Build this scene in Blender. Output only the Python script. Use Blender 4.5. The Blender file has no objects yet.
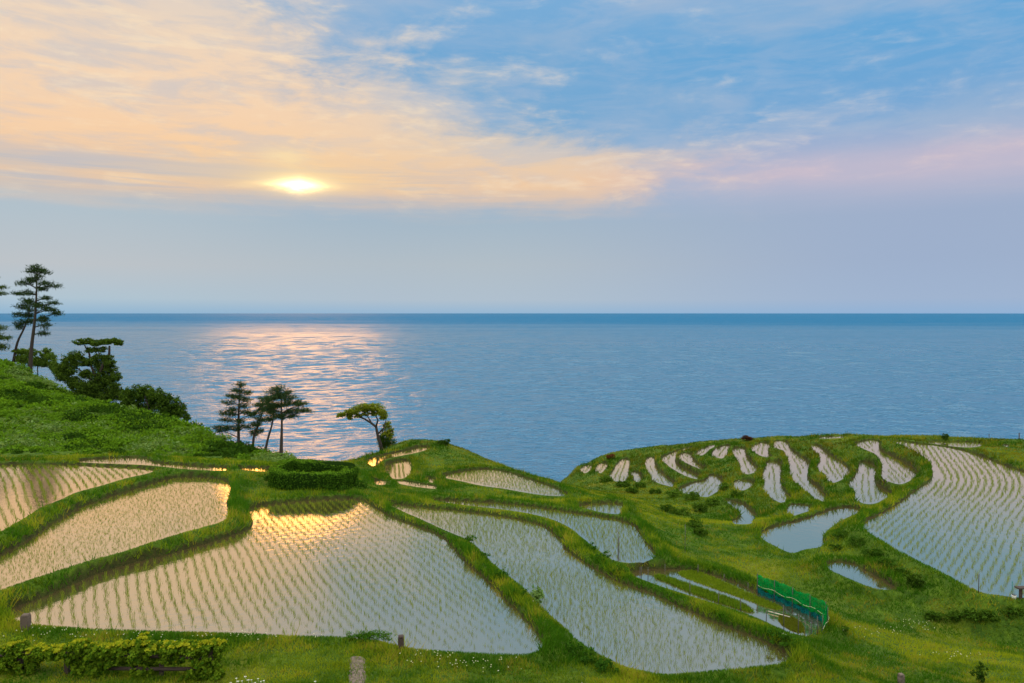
import bpy, math, random
import numpy as np
from mathutils import Vector

random.seed(7)
RNG = np.random.default_rng(11)
S = bpy.context.scene
COL = S.collection
R = math.radians

# ------------------------------------------------------------------ camera
ZC = 45.0                      # metres above the sea
F = 750.0                      # focal length in pixels of the 1024 px wide frame
PITCH = math.atan(28.5 / F)
cam_d = bpy.data.cameras.new("camera")
cam_d.sensor_width = 36.0
cam_d.lens = F / 1024 * 36.0
cam_d.clip_start = 0.1
cam_d.clip_end = 200000
cam = bpy.data.objects.new("camera", cam_d)
COL.objects.link(cam)
cam.location = (0, 0, ZC)
cam.rotation_euler = (R(90) - PITCH, 0, 0)
S.camera = cam
S.render.resolution_x, S.render.resolution_y = 1024, 683

S.view_settings.view_transform = 'Standard'
S.view_settings.look = 'None'
S.view_settings.exposure = 0.0
S.view_settings.gamma = 1.0
S.cycles.use_denoising = True
S.cycles.max_bounces = 6
S.cycles.diffuse_bounces = 2
S.cycles.glossy_bounces = 3
S.cycles.transparent_max_bounces = 8
S.cycles.use_adaptive_sampling = True
S.cycles.adaptive_threshold = 0.015

SUN_AZ, SUN_EL = -15.8, 9.25     # degrees from the viewing direction, and above the horizon


def lin(r, g, b):
    f = lambda c: (c / 255 / 12.92) if c / 255 <= 0.04045 else ((c / 255 + 0.055) / 1.055) ** 2.4
    return (f(r), f(g), f(b))


# ------------------------------------------------------------------ node maths helper
class N:
    """a node socket that understands + - * / so that node maths reads like maths"""
    nt = None

    def __init__(s, sock):
        s.s = sock

    @staticmethod
    def node(kind, **kw):
        n = N.nt.nodes.new(kind)
        for k, v in kw.items():
            setattr(n, k, v)
        return n

    @staticmethod
    def put(sock, v):
        if isinstance(v, N):
            N.nt.links.new(v.s, sock)
        else:
            sock.default_value = v

    @staticmethod
    def m(op, *a, clamp=False):
        n = N.node('ShaderNodeMath', operation=op, use_clamp=clamp)
        for i, v in enumerate(a):
            N.put(n.inputs[i], v)
        return N(n.outputs[0])

    def __add__(s, o): return N.m('ADD', s, o)
    __radd__ = __add__
    def __sub__(s, o): return N.m('SUBTRACT', s, o)
    def __rsub__(s, o): return N.m('SUBTRACT', o, s)
    def __mul__(s, o): return N.m('MULTIPLY', s, o)
    __rmul__ = __mul__
    def __truediv__(s, o): return N.m('DIVIDE', s, o)


def sstep(a, b, x):
    n = N.node('ShaderNodeMapRange', interpolation_type='SMOOTHSTEP')
    N.put(n.inputs[0], x)
    n.inputs[1].default_value, n.inputs[2].default_value = a, b
    n.inputs[3].default_value, n.inputs[4].default_value = 0, 1
    return N(n.outputs[0])


def bump_at(x, c, w):
    """a soft bell round c with half width w"""
    d = (x - c) / w
    return N.m('POWER', 2.71828, N.m('MULTIPLY', -1.0, d * d))


def ramp(x, stops, interp='EASE'):
    n = N.node('ShaderNodeValToRGB')
    cr = n.color_ramp
    cr.interpolation = interp
    while len(cr.elements) < len(stops):
        cr.elements.new(0.5)
    for e, (p, c) in zip(cr.elements, sorted(stops, key=lambda t: t[0])):
        e.position = p
        e.color = (*c, 1)
    N.put(n.inputs[0], x)
    return N(n.outputs[0])


def mix(f, a, b, blend='MIX'):
    n = N.node('ShaderNodeMix', data_type='RGBA', blend_type=blend)
    N.put(n.inputs[0], f)
    for sock, v in ((n.inputs[6], a), (n.inputs[7], b)):
        N.put(sock, v if isinstance(v, N) else (*v, 1))
    return N(n.outputs[2])


def vec(x, y, z=0.0):
    n = N.node('ShaderNodeCombineXYZ')
    for i, v in enumerate((x, y, z)):
        N.put(n.inputs[i], v)
    return N(n.outputs[0])


def noise(v, scale, detail=4, rough=0.55, dist=0.0):
    n = N.node('ShaderNodeTexNoise')
    N.put(n.inputs['Vector'], v)
    n.inputs['Scale'].default_value = scale
    n.inputs['Detail'].default_value = detail
    n.inputs['Roughness'].default_value = rough
    n.inputs['Distortion'].default_value = dist
    return N(n.outputs['Fac'])


def el_of(py, px=512):
    a = math.atan((px - 512) / F)
    return math.degrees(math.atan((313 - py) / F * math.cos(a)))


def az_of(px):
    return math.degrees(math.atan((px - 512) / F))


# ------------------------------------------------------------------ world
def build_world():
    w = bpy.data.worlds.new("World")
    S.world = w
    w.use_nodes = True
    nt = w.node_tree
    nt.nodes.clear()
    N.nt = nt
    tc = N.node('ShaderNodeTexCoord')
    sp = N.node('ShaderNodeSeparateXYZ')
    nt.links.new(tc.outputs['Generated'], sp.inputs[0])
    X, Y, Z = (N(sp.outputs[i]) for i in range(3))
    az = N.m('ARCTAN2', X, Y) * 57.29578
    el = N.m('ARCSINE', N.m('MINIMUM', N.m('MAXIMUM', Z, -1.0), 1.0)) * 57.29578
    el = N.m('ABSOLUTE', el)
    # cloud warp
    cv = vec(az * 0.055, el * 0.16, 0.0)
    w1 = noise(cv, 1.3, 3, 0.5) - 0.5
    w2 = noise(vec(az * 0.055 + 7.3, el * 0.16, 2.0), 1.6, 3, 0.5) - 0.5
    azw = az + w1 * 5.0
    elw = el + w2 * 2.2
    E = 26.0

    def col(stops, e):
        return ramp(e / E, [(max(0, el_of(y)) / E, lin(*c)) for y, c in stops], 'LINEAR')
    # clear sky behind the clouds: azure above, lavender haze towards the horizon
    clear_l = col([(313, (146, 182, 209)), (300, (176, 196, 209)), (270, (189, 195, 200)), (225, (178, 193, 203)), (190, (176, 188, 200)), (120, (150, 180, 205)), (0, (135, 175, 210))], el)
    clear_c = col([(313, (150, 183, 211)), (300, (176, 192, 206)), (265, (178, 190, 199)), (225, (166, 185, 200)), (190, (150, 180, 208)), (120, (118, 169, 210)), (60, (112, 167, 211)), (0, (124, 173, 215))], el)
    clear_r = col([(313, (146, 178, 213)), (300, (160, 180, 208)), (265, (158, 176, 204)), (225, (158, 175, 203)), (190, (170, 180, 206)), (140, (122, 168, 212)), (70, (100, 165, 214)), (0, (112, 170, 218))], el)
    clear = mix(sstep(-32, -8, az), clear_l, clear_c)
    clear = mix(sstep(-4, 30, az), clear, clear_r)
    # lit cloud colours
    cl_l = col([(225, (196, 196, 198)), (205, (226, 198, 172)), (185, (245, 203, 160)), (150, (247, 209, 171)), (100, (244, 213, 182)), (50, (236, 213, 190)), (0, (214, 207, 202))], elw)
    cl_c = col([(225, (200, 190, 186)), (205, (234, 200, 168)), (180, (240, 203, 166)), (150, (226, 206, 184)), (100, (214, 208, 200)), (0, (190, 202, 216))], elw)
    cl_r = col([(225, (172, 178, 206)), (200, (192, 186, 206)), (175, (204, 190, 202)), (150, (176, 184, 208)), (100, (150, 182, 214)), (0, (140, 180, 218))], elw)
    cloud = mix(sstep(-20, 2, azw), cl_l, cl_c)
    cloud = mix(sstep(2, 24, azw), cloud, cl_r)
    # where the clouds are
    n_big = noise(vec(az * 0.055, el * 0.15, 4.0), 2.2, 7, 0.62, 0.4)
    n_fine = noise(vec(az * 0.05, el * 0.2, 9.0), 5.5, 6, 0.6, 0.3)
    n_str = noise(vec(az * 0.02, el * 0.3, 1.0), 4.0, 5, 0.55)
    edge = az + (el - 9.0) * 1.6                               # the cloud bank leans left as it rises
    left = 1.0 - sstep(-16, 24, edge)
    slant = el - az * 0.008
    band = bump_at(slant, el_of(176), 2.3) * (0.62 - sstep(8, 26, az) * 0.42)
    field = left * 1.05 + band + (n_big - 0.5) * 2.0 + (n_fine - 0.5) * 0.8
    mask = sstep(0.05, 1.0, field)
    low = sstep(el_of(228), el_of(180), slant + (n_str - 0.5) * 3.0 + (n_big - 0.5) * 2.2)   # the bank ends in a long ragged lower edge
    mask = mask * low
    # a grey streak in front of the glow on the left
    streak = bump_at(el + (n_str - 0.5) * 1.6, el_of(183), 0.62) * sstep(-13, -21, az + (n_fine - 0.5) * 9)
    mask = mask * (1.0 - streak * 0.6)
    # second, paler grey streaks higher up
    st2 = sstep(0.56, 0.72, n_str) * (1.0 - sstep(9, 16, el)) * 0.25
    colr = mix(mask, clear, cloud)
    mott = sstep(0.42, 0.66, noise(vec(az * 0.05 + 3.0, el * 0.22, 6.0), 3.1, 6, 0.6, 0.5)) * sstep(7, 12, el)
    colr = mix(mott * mask * 0.5, colr, lin(188, 194, 204))
    colr = mix(mott * (1.0 - mask) * 0.22, colr, lin(186, 194, 212))
    colr = mix(sstep(0.5, 0.72, n_fine) * mask * 0.35, colr, lin(255, 232, 196))
    colr = mix(st2 * low, colr, lin(176, 186, 200))
    wisps = sstep(0.5, 0.78, n_fine * 0.6 + n_big * 0.45) * sstep(8, 12, el) * sstep(-12, 4, az) * 0.28
    colr = mix(wisps, colr, lin(196, 206, 220))
    colr = mix(bump_at(el + (n_str - 0.5) * 1.2, el_of(180), 1.7) * sstep(2, 24, az) * 0.55, colr, lin(208, 190, 203))
    n_bar = noise(vec(az * 0.035, el * 0.9, 5.0), 1.7, 5, 0.6, 0.3)
    bars = sstep(0.47, 0.62, n_bar) * bump_at(el, el_of(190), 1.25) * (1.0 - sstep(-9, 3, az)) * 0.75
    colr = mix(bars, colr, lin(186, 188, 196))
    veil = noise(vec(az * 0.03 + 1.7, el * 0.09, 8.0), 2.4, 5, 0.55, 0.4)
    colr = mix(sstep(0.40, 0.68, veil) * sstep(9, 13, el) * 0.42 * (1.0 - mask), colr, lin(178, 190, 208))
    # glow and the sun behind thin cloud
    dx = (az - SUN_AZ)
    dy = (el - SUN_EL)
    r2 = (dx / 9.0) * (dx / 9.0) + (dy / 2.6) * (dy / 2.6)
    glow = N.m('POWER', 2.71828, r2 * -1.0) * sstep(8.3, 9.5, el + (n_fine - 0.5) * 1.0)
    colr = mix(glow * 0.5, colr, lin(255, 214, 150))
    g2 = (dx / 2.6) * (dx / 2.6) + ((dy - 0.2) / 0.75) * ((dy - 0.2) / 0.75)
    colr = mix(N.m('POWER', 2.71828, g2 * -1.0) * 0.8, colr, lin(255, 232, 176))
    n_s = noise(vec(az * 0.6, el * 1.9, 3.0), 1.6, 4, 0.6)
    ax = N.m('POWER', N.m('ABSOLUTE', dx + (n_fine - 0.5) * 0.6) / 0.92, 1.25)
    ay = N.m('POWER', N.m('ABSOLUTE', dy + (n_s - 0.5) * 0.35) / 0.27, 1.35)
    core = N.m('POWER', 2.71828, (ax + ay) * -1.0) * (0.55 + n_s * 0.9)
    ax2 = N.m('ABSOLUTE', dx + 0.9) / 1.6
    ay2 = N.m('ABSOLUTE', dy - 1.95 + (n_s - 0.5) * 1.0) / 0.55
    core2 = N.m('POWER', 2.71828, (ax2 * ax2 + ay2 * ay2) * -1.0) * 0.55
    colr = mix(core2, colr, lin(255, 230, 176))
    colr = mix(core, colr, (7.5, 5.0, 1.9), 'ADD')
    # dome overhead and behind the viewer: unseen, an added glow brightens the land
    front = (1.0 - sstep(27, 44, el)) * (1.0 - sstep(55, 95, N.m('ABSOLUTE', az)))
    b1 = N.node('ShaderNodeBackground')
    N.put(b1.inputs[0], colr)
    b1.inputs[1].default_value = 1.0
    sky = N.node('ShaderNodeTexSky', sky_type='NISHITA')
    sky.sun_disc = False
    sky.sun_elevation = R(SUN_EL)
    sky.sun_rotation = R(SUN_AZ)
    sky.altitude = 45
    b2 = N.node('ShaderNodeBackground')
    nt.links.new(sky.outputs[0], b2.inputs[0])
    b2.inputs[1].default_value = 0.15
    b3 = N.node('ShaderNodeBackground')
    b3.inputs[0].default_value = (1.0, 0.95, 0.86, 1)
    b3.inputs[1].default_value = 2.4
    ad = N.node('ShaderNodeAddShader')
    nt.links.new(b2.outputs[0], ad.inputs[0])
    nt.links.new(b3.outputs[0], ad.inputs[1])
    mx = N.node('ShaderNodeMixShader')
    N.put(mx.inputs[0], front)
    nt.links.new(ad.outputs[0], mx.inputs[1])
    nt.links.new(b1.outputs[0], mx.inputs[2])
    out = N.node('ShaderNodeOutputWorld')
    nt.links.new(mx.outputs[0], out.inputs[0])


build_world()

sun_d = bpy.data.lights.new("sun", 'SUN')
sun_d.energy = 0.19
sun_d.angle = R(12)
sun_d.color = (1.0, 0.42, 0.07)
sun = bpy.data.objects.new("sun", sun_d)
COL.objects.link(sun)
sv = Vector((math.sin(R(SUN_AZ)) * math.cos(R(SUN_EL)), math.cos(R(SUN_AZ)) * math.cos(R(SUN_EL)), math.sin(R(SUN_EL))))
sun.rotation_euler = sv.to_track_quat('Z', 'Y').to_euler()


# ------------------------------------------------------------------ places: a pixel of the photograph and a level or a distance give a point
CP, SP = math.cos(PITCH), math.sin(PITCH)


def ray(px, py):
    u = (px - 512) / F
    v = -(py - 341.5) / F
    return np.array([u, CP + v * SP, -SP + v * CP])


def at_level(px, py, z):          # z: metres relative to the viewpoint (negative)
    r = ray(px, py)
    p = r * (z / r[2])
    return np.array([p[0], p[1], ZC + z])


def at_depth(px, py, d):
    r = ray(px, py)
    p = r * (d / r[1])
    return np.array([p[0], p[1], ZC + p[2]])


# ------------------------------------------------------------------ materials
def material(name, build):
    m = bpy.data.materials.new(name)
    m.use_nodes = True
    nt = m.node_tree
    nt.nodes.clear()
    N.nt = nt
    out = N.node('ShaderNodeOutputMaterial')
    nt.links.new(build().s, out.inputs[0])
    return m


def principled(color, rough=0.8, bump=None, bump_d=0.02, spec=0.3, **kw):
    n = N.node('ShaderNodeBsdfPrincipled')
    N.put(n.inputs['Base Color'], color if isinstance(color, N) else (*color, 1))
    N.put(n.inputs['Roughness'], rough)
    n.inputs['Specular IOR Level'].default_value = spec
    for k, v in kw.items():
        N.put(n.inputs[k], v)
    if bump is not None:
        b = N.node('ShaderNodeBump')
        b.inputs['Distance'].default_value = bump_d
        N.put(b.inputs['Height'], bump)
        N.nt.links.new(b.outputs[0], n.inputs['Normal'])
    return N(n.outputs[0])


def coords(kind='Object'):
    return N(N.node('ShaderNodeTexCoord').outputs[kind])


def position():
    return N(N.node('ShaderNodeNewGeometry').outputs['Position'])


def attr(name, out='Fac'):
    return N(N.node('ShaderNodeAttribute', attribute_name=name).outputs[out])


def leafy(translucent=0.4):
    def b():
        c = attr('col', 'Color')
        d = N.node('ShaderNodeBsdfDiffuse')
        t = N.node('ShaderNodeBsdfTranslucent')
        N.put(d.inputs[0], c)
        N.put(t.inputs[0], mix(1.0, c, (1.5, 1.35, 0.5), 'MULTIPLY'))
        m = N.node('ShaderNodeMixShader')
        m.inputs[0].default_value = translucent
        N.nt.links.new(d.outputs[0], m.inputs[1])
        N.nt.links.new(t.outputs[0], m.inputs[2])
        return N(m.outputs[0])
    return b


M = {}
M['leaf'] = material('leaves', leafy(0.42))
M['needle'] = material('pine_needles', leafy(0.2))
M['blade'] = material('grass_blades', leafy(0.45))
M['bark'] = material('bark', lambda: principled(mix(noise(coords(), 9, 5), (0.010, 0.008, 0.006), (0.034, 0.027, 0.021)), 0.95, noise(coords(), 14, 4), 0.03))
M['wood'] = material('weathered_wood', lambda: principled(mix(noise(coords(), 18, 5), (0.035, 0.026, 0.02), (0.12, 0.092, 0.07)), 0.9, noise(coords(), 30, 4), 0.01))
M['dark_wood'] = material('dark_wood', lambda: principled(mix(noise(coords(), 18, 5), (0.02, 0.014, 0.012), (0.06, 0.042, 0.032)), 0.85, noise(coords(), 30, 4), 0.01))
M['metal'] = material('dark_stake', lambda: principled(mix(noise(coords(), 20, 3), (0.03, 0.03, 0.028), (0.07, 0.065, 0.055)), 0.6))
M['teal'] = material('teal_stake', lambda: principled(mix(noise(coords(), 20, 3), (0.02, 0.12, 0.13), (0.03, 0.16, 0.16)), 0.5))
M['white'] = material('white_plastic', lambda: principled(mix(noise(coords(), 12, 3), (0.6, 0.6, 0.57), (0.8, 0.8, 0.78)), 0.5))
M['stone'] = material('mottled_stone', lambda: principled(mix(sstep(0.3, 0.7, noise(coords(), 14, 6, 0.75)), (0.05, 0.042, 0.03), (0.17, 0.13, 0.105)), 0.9, noise(coords(), 40, 4), 0.02))
M['string'] = material('pale_twine', lambda: principled(mix(noise(coords(), 20, 2), (0.5, 0.46, 0.3), (0.65, 0.6, 0.42)), 0.7))
M['bed_line'] = material('bed_board', lambda: principled(mix(noise(coords(), 20, 2), (0.35, 0.33, 0.27), (0.5, 0.47, 0.4)), 0.7))


def netting(c1, c2, hole):
    def b():
        o = coords()
        c = mix(noise(o, 5, 4), c1, c2)
        d = N.node('ShaderNodeBsdfDiffuse')
        t = N.node('ShaderNodeBsdfTranslucent')
        N.put(d.inputs[0], c)
        N.put(t.inputs[0], c)
        m = N.node('ShaderNodeMixShader')
        m.inputs[0].default_value = 0.5
        N.nt.links.new(d.outputs[0], m.inputs[1])
        N.nt.links.new(t.outputs[0], m.inputs[2])
        tr = N.node('ShaderNodeBsdfTransparent')
        k = N.node('ShaderNodeMixShader')
        N.put(k.inputs[0], sstep(0.3, 0.7, noise(o, 7, 4)) * hole)
        N.nt.links.new(m.outputs[0], k.inputs[1])
        N.nt.links.new(tr.outputs[0], k.inputs[2])
        return N(k.outputs[0])
    return b


M['net_green'] = material('green_netting', netting((0.0, 0.17, 0.03), (0.006, 0.27, 0.05), 0.55))
M['net_teal'] = material('teal_netting', netting((0.0, 0.10, 0.11), (0.01, 0.17, 0.16), 0.55))


def terrain_mat():
    p = position()
    soil = attr('soil')
    lush = attr('lush')
    n1 = noise(p, 0.35, 5, 0.6)
    n2 = noise(p, 2.2, 5, 0.65)
    n3 = noise(p, 12.0, 4, 0.7)
    g = mix(sstep(0.3, 0.7, n2), (0.030, 0.070, 0.006), (0.085, 0.145, 0.008))
    g = mix(sstep(0.48, 0.68, n1) * (1.0 - lush), g, (0.15, 0.165, 0.012))
    g = mix(sstep(0.58, 0.72, n2 * 0.5 + n1 * 0.5) * 0.5, g, (0.17, 0.13, 0.02))
    g = mix(sstep(0.35, 0.75, n3), mix(0.5, g, (0.012, 0.03, 0.003)), g)
    s = mix(sstep(0.3, 0.7, n3), (0.012, 0.016, 0.004), (0.032, 0.031, 0.008))
    geo = N.node('ShaderNodeNewGeometry')
    sx = N.node('ShaderNodeSeparateXYZ')
    N.nt.links.new(geo.outputs['True Normal'], sx.inputs[0])
    k = N.m('MULTIPLY', soil, sstep(0.25, 0.5, n2 * 0.6 + n3 * 0.4))
    c = mix(k, g, s)
    return principled(c, 0.95, n3, 0.06, 0.1)


M['terrain'] = material('grassy_terraces', terrain_mat)


def paddy_mat():
    p = position()
    mud = mix(noise(p, 1.3, 5, 0.6), (0.05, 0.038, 0.018), (0.085, 0.062, 0.03))
    d = N.node('ShaderNodeBsdfDiffuse')
    N.put(d.inputs[0], mud)
    g = N.node('ShaderNodeBsdfGlossy')
    g.inputs['Color'].default_value = (1.0, 0.875, 0.66, 1)
    g.inputs['Roughness'].default_value = 0.06
    b = N.node('ShaderNodeBump')
    b.inputs['Distance'].default_value = 0.012
    b.inputs['Strength'].default_value = 0.35
    N.put(b.inputs['Height'], noise(p, 3.0, 4, 0.6) + noise(p, 14.0, 2, 0.5) * 0.2)
    N.nt.links.new(b.outputs[0], g.inputs['Normal'])
    m = N.node('ShaderNodeMixShader')
    lw = N.node('ShaderNodeFresnel')
    lw.inputs[0].default_value = 2.2
    N.put(m.inputs[0], N.m('ADD', 0.42, N(lw.outputs[0]) * 1.0, clamp=True))
    N.nt.links.new(d.outputs[0], m.inputs[1])
    N.nt.links.new(g.outputs[0], m.inputs[2])
    return N(m.outputs[0])


M['paddy'] = material('paddy_water', paddy_mat)


def sea_mat():
    p = position()
    sx = N.node('ShaderNodeSeparateXYZ')
    N.nt.links.new(p.s, sx.inputs[0])
    X, Y = N(sx.outputs[0]), N(sx.outputs[1])
    v = vec(X * 0.6 + Y * 0.12, Y - X * 0.12, 0.0)
    h = noise(v, 0.22, 4, 0.65, 0.3) + noise(v, 0.9, 2, 0.6) * 0.25
    b = N.node('ShaderNodeBump')
    b.inputs['Distance'].default_value = 1.3
    b.inputs['Strength'].default_value = 1.0
    N.put(b.inputs['Height'], h)
    n = N.node('ShaderNodeBsdfPrincipled')
    # offshore, past a drawn-out wind line, the water is rougher and deeper blue
    line = Y + (noise(vec(X * 0.0006, Y * 0.002), 1.0, 3, 0.5) - 0.5) * 2600.0 + X * 0.25
    off = sstep(800.0, 4200.0, line)
    N.put(n.inputs['Base Color'], mix(off, (0.0, 0.075, 0.155), (0.0, 0.085, 0.185)))
    N.put(n.inputs['Roughness'], 0.27 + off * 0.35)
    N.put(n.inputs['IOR'], 1.42 - off * 0.24)
    N.nt.links.new(b.outputs[0], n.inputs['Normal'])
    return N(n.outputs[0])


M['sea'] = material('sea_water', sea_mat)


# ------------------------------------------------------------------ mesh helpers
def tag(o, label=None, cat=None, group=None, kind=None):
    if label: o['label'] = label
    if cat: o['category'] = cat
    if group: o['group'] = group
    if kind: o['kind'] = kind
    return o


def empty(name, loc, label, cat, group=None):
    o = bpy.data.objects.new(name, None)
    o.empty_display_size = 0.2
    COL.objects.link(o)
    o.location = [float(c) for c in loc]
    return tag(o, label, cat, group)


def obj(name, me, mat, parent=None, loc=None):
    if mat and not me.materials:
        me.materials.append(mat)
    o = bpy.data.objects.new(name, me)
    COL.objects.link(o)
    if parent: o.parent = parent
    if loc is not None: o.location = [float(c) for c in loc]
    return o


def mesh_np(name, V, Fc, smooth=False, attrs=None, cols=None):
    """V (n,3); Fc (m,k) with the same k for every face"""
    V = np.ascontiguousarray(V, dtype=np.float32)
    Fc = np.ascontiguousarray(Fc, dtype=np.int32)
    me = bpy.data.meshes.new(name)
    m, k = Fc.shape
    me.vertices.add(len(V))
    me.vertices.foreach_set('co', V.ravel())
    me.loops.add(m * k)
    me.loops.foreach_set('vertex_index', Fc.ravel())
    me.polygons.add(m)
    me.polygons.foreach_set('loop_start', np.arange(0, m * k, k, dtype=np.int32))
    if smooth:
        me.polygons.foreach_set('use_smooth', np.ones(m, dtype=bool))
    for an, arr in (attrs or {}).items():
        a = me.attributes.new(an, 'FLOAT', 'POINT')
        a.data.foreach_set('value', np.ascontiguousarray(arr, dtype=np.float32))
    if cols is not None:
        a = me.attributes.new('col', 'FLOAT_COLOR', 'POINT')
        c4 = np.ones((len(V), 4), dtype=np.float32)
        c4[:, :3] = cols
        a.data.foreach_set('color', c4.ravel())
    me.update(calc_edges=True)
    me.validate()
    return me


class Geo:
    """collects tubes and boxes into one mesh"""
    def __init__(s):
        s.v, s.f = [], []

    def tube(s, pts, radii, n=7, cap=True):
        pts = [Vector([float(c) for c in p]) for p in pts]
        if not hasattr(radii, '__len__'): radii = [radii] * len(pts)
        base = len(s.v)
        prev = None
        for i, p in enumerate(pts):
            d = (pts[min(i + 1, len(pts) - 1)] - pts[max(i - 1, 0)]).normalized()
            a = d.cross(Vector((0, 1, 0.02)) if abs(d.y) < 0.9 else Vector((1, 0, 0))).normalized()
            if prev is not None and a.dot(prev) < 0: a = -a
            prev = a
            b = d.cross(a)
            for k in range(n):
                t = 2 * math.pi * k / n
                s.v.append(tuple(p + (a * math.cos(t) + b * math.sin(t)) * radii[i]))
        for i in range(len(pts) - 1):
            for k in range(n):
                q = base + i * n
                s.f.append((q + k, q + (k + 1) % n, q + n + (k + 1) % n, q + n + k))
        if cap:
            s.f.append(tuple(base + k for k in range(n))[::-1])
            e = base + (len(pts) - 1) * n
            s.f.append(tuple(e + k for k in range(n)))
        return s

    def box(s, c, size, rz=0.0, top=1.0):
        base = len(s.v)
        cs, sn = math.cos(rz), math.sin(rz)
        for z in (-0.5, 0.5):
            k = top if z > 0 else 1.0
            for x, y in ((-0.5, -0.5), (0.5, -0.5), (0.5, 0.5), (-0.5, 0.5)):
                X, Y = x * size[0] * k, y * size[1] * k
                s.v.append((c[0] + X * cs - Y * sn, c[1] + X * sn + Y * cs, c[2] + z * size[2]))
        for f in ((0, 3, 2, 1), (4, 5, 6, 7), (0, 1, 5, 4), (1, 2, 6, 5), (2, 3, 7, 6), (3, 0, 4, 7)):
            s.f.append(tuple(base + i for i in f))
        return s

    def mesh(s, name, smooth=True):
        me = bpy.data.meshes.new(name)
        me.from_pydata([tuple(float(c) for c in v) for v in s.v], [], s.f)
        if smooth:
            me.polygons.foreach_set('use_smooth', [len(f.vertices) == 4 for f in me.polygons])
        me.update()
        return me


def unit(a):
    return a / np.maximum(np.linalg.norm(a, axis=-1, keepdims=True), 1e-9)


def leaves(P, size, aspect=0.55, up=0.5, out=None, rng=RNG):
    """a four-cornered leaf at every point; returns vertices and faces"""
    n = len(P)
    nrm = unit(rng.normal(size=(n, 3)) + np.array([0, 0, up]) + (0 if out is None else out))
    a = unit(np.cross(nrm, rng.normal(size=(n, 3))))
    b = np.cross(nrm, a)
    s = (np.asarray(size) * np.ones(n))[:, None]
    V = np.stack([P - a * s * 0.5, P + b * s * 0.5 * aspect, P + a * s * 0.5, P - b * s * 0.5 * aspect], 1).reshape(-1, 3)
    return V, np.arange(4 * n).reshape(n, 4)


def spray(P, D, length, width, rng=RNG):
    """a thin three-cornered blade from P along D"""
    n = len(P)
    D = unit(D)
    w = unit(np.cross(D, rng.normal(size=(n, 3)))) * (np.asarray(width) * np.ones(n))[:, None] * 0.5
    V = np.stack([P - w, P + w, P + D * (np.asarray(length) * np.ones(n))[:, None]], 1).reshape(-1, 3)
    return V, np.arange(3 * n).reshape(n, 3)


def vnoise(x, y, seed=0):
    xi, yi = np.floor(x).astype(np.int64), np.floor(y).astype(np.int64)
    xf, yf = x - xi, y - yi

    def h(a, b):
        k = (a * 374761393 + b * 668265263 + seed * 974634777) & 0xffffffff
        k = ((k ^ (k >> 13)) * 1274126177) & 0xffffffff
        return ((k ^ (k >> 16)) & 0xffff) / 65535.0
    u, v = xf * xf * (3 - 2 * xf), yf * yf * (3 - 2 * yf)
    return (h(xi, yi) * (1 - u) + h(xi + 1, yi) * u) * (1 - v) + (h(xi, yi + 1) * (1 - u) + h(xi + 1, yi + 1) * u) * v


def fbm(x, y, seed=0, octs=4):
    s, a, t = 0, 0.5, 0
    for o in range(octs):
        s = s + a * vnoise(x * 2 ** o + 17 * o, y * 2 ** o + 31 * o, seed + o)
        t += a
        a *= 0.5
    return s / t


def tint(n, lo, hi, rng=RNG, k=None):
    t = rng.random(n) if k is None else np.clip(k, 0, 1)
    return np.array(lo)[None] * (1 - t[:, None]) + np.array(hi)[None] * t[:, None]


# ------------------------------------------------------------------ the paddies: outline as traced from the photograph, water level, rows
# name: (level, [(px, py) ...], row direction dx/dy or 'axis', row spacing, hill spacing, blade height, jitter, label)
PAD = {}


def pad(key, level, pts, rows=None, label=''):
    PAD[key] = dict(level=level, px=pts, rows=rows, label=label)


pad('A', -7.15, [(-90, 466), (0, 465), (30, 464), (70, 464.5), (100, 466), (130, 467.5), (157, 469), (150, 473), (125, 478), (100, 486), (75, 492), (60, 500), (40, 507), (25, 518), (10, 526), (0, 532), (-60, 570), (-120, 590)],
    dict(d=-0.76, sp=0.30, st=0.09, h=0.115, j=0.025), 'rice paddy below the wooded slope, glowing peach with clear rows')
pad('A2', -7.2, [(72, 461.5), (105, 458.7), (142, 458), (144, 461), (152, 463), (165, 464.5), (185, 465.8), (205, 467), (228, 468.5), (228, 470.5), (205, 470), (180, 468.5), (160, 466), (140, 464.5), (110, 463.5), (85, 462.5)],
    None, 'long thin sliver of bright paddy water along the foot of the wooded slope')
pad('A3', -7.25, [(236, 467.2), (260, 467.5), (274, 468.5), (272, 471.5), (255, 470.8), (240, 469.5)], None, 'short bright sliver of water just beside the clipped ring hedge')
pad('B', -7.4, [(-110, 612), (-60, 586), (0, 556), (35, 536), (53, 523), (78, 508), (105, 498), (137, 488), (166, 479), (185, 477), (211, 477.5), (227, 480), (231, 486), (228.6, 495.6), (226, 505), (228.6, 516), (222, 522), (206, 526), (167, 537), (125, 551), (83, 562), (42, 576), (0, 590), (-60, 612), (-120, 632)],
    dict(d=-0.5, sp=0.16, st=0.10, h=0.08, j=0.05), 'golden paddy lying between two broad green banks')
pad('C', -7.7, [(11, 614), (12.5, 608), (42, 598.5), (75, 583), (111, 569), (156, 558), (195, 547), (236, 534.5), (252, 529), (254, 518), (247, 509), (258.6, 505.4), (278, 503.5), (309, 500.5), (337, 499), (360, 498.6), (368, 503), (385, 514.5), (410, 525), (436, 533), (452, 547), (465, 563), (488, 583), (510, 605), (533, 631), (544, 645.6), (533, 655), (497.5, 654), (455.6, 652), (410.5, 649), (385, 642), (352.5, 637), (294, 636), (230, 633), (137, 630.6), (76.6, 628), (33, 625), (11, 619)],
    dict(d=-0.552, sp=0.262, st=0.085, h=0.12, j=0.025), 'widest paddy in front, peach on one side and blue grey on the other')
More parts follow.
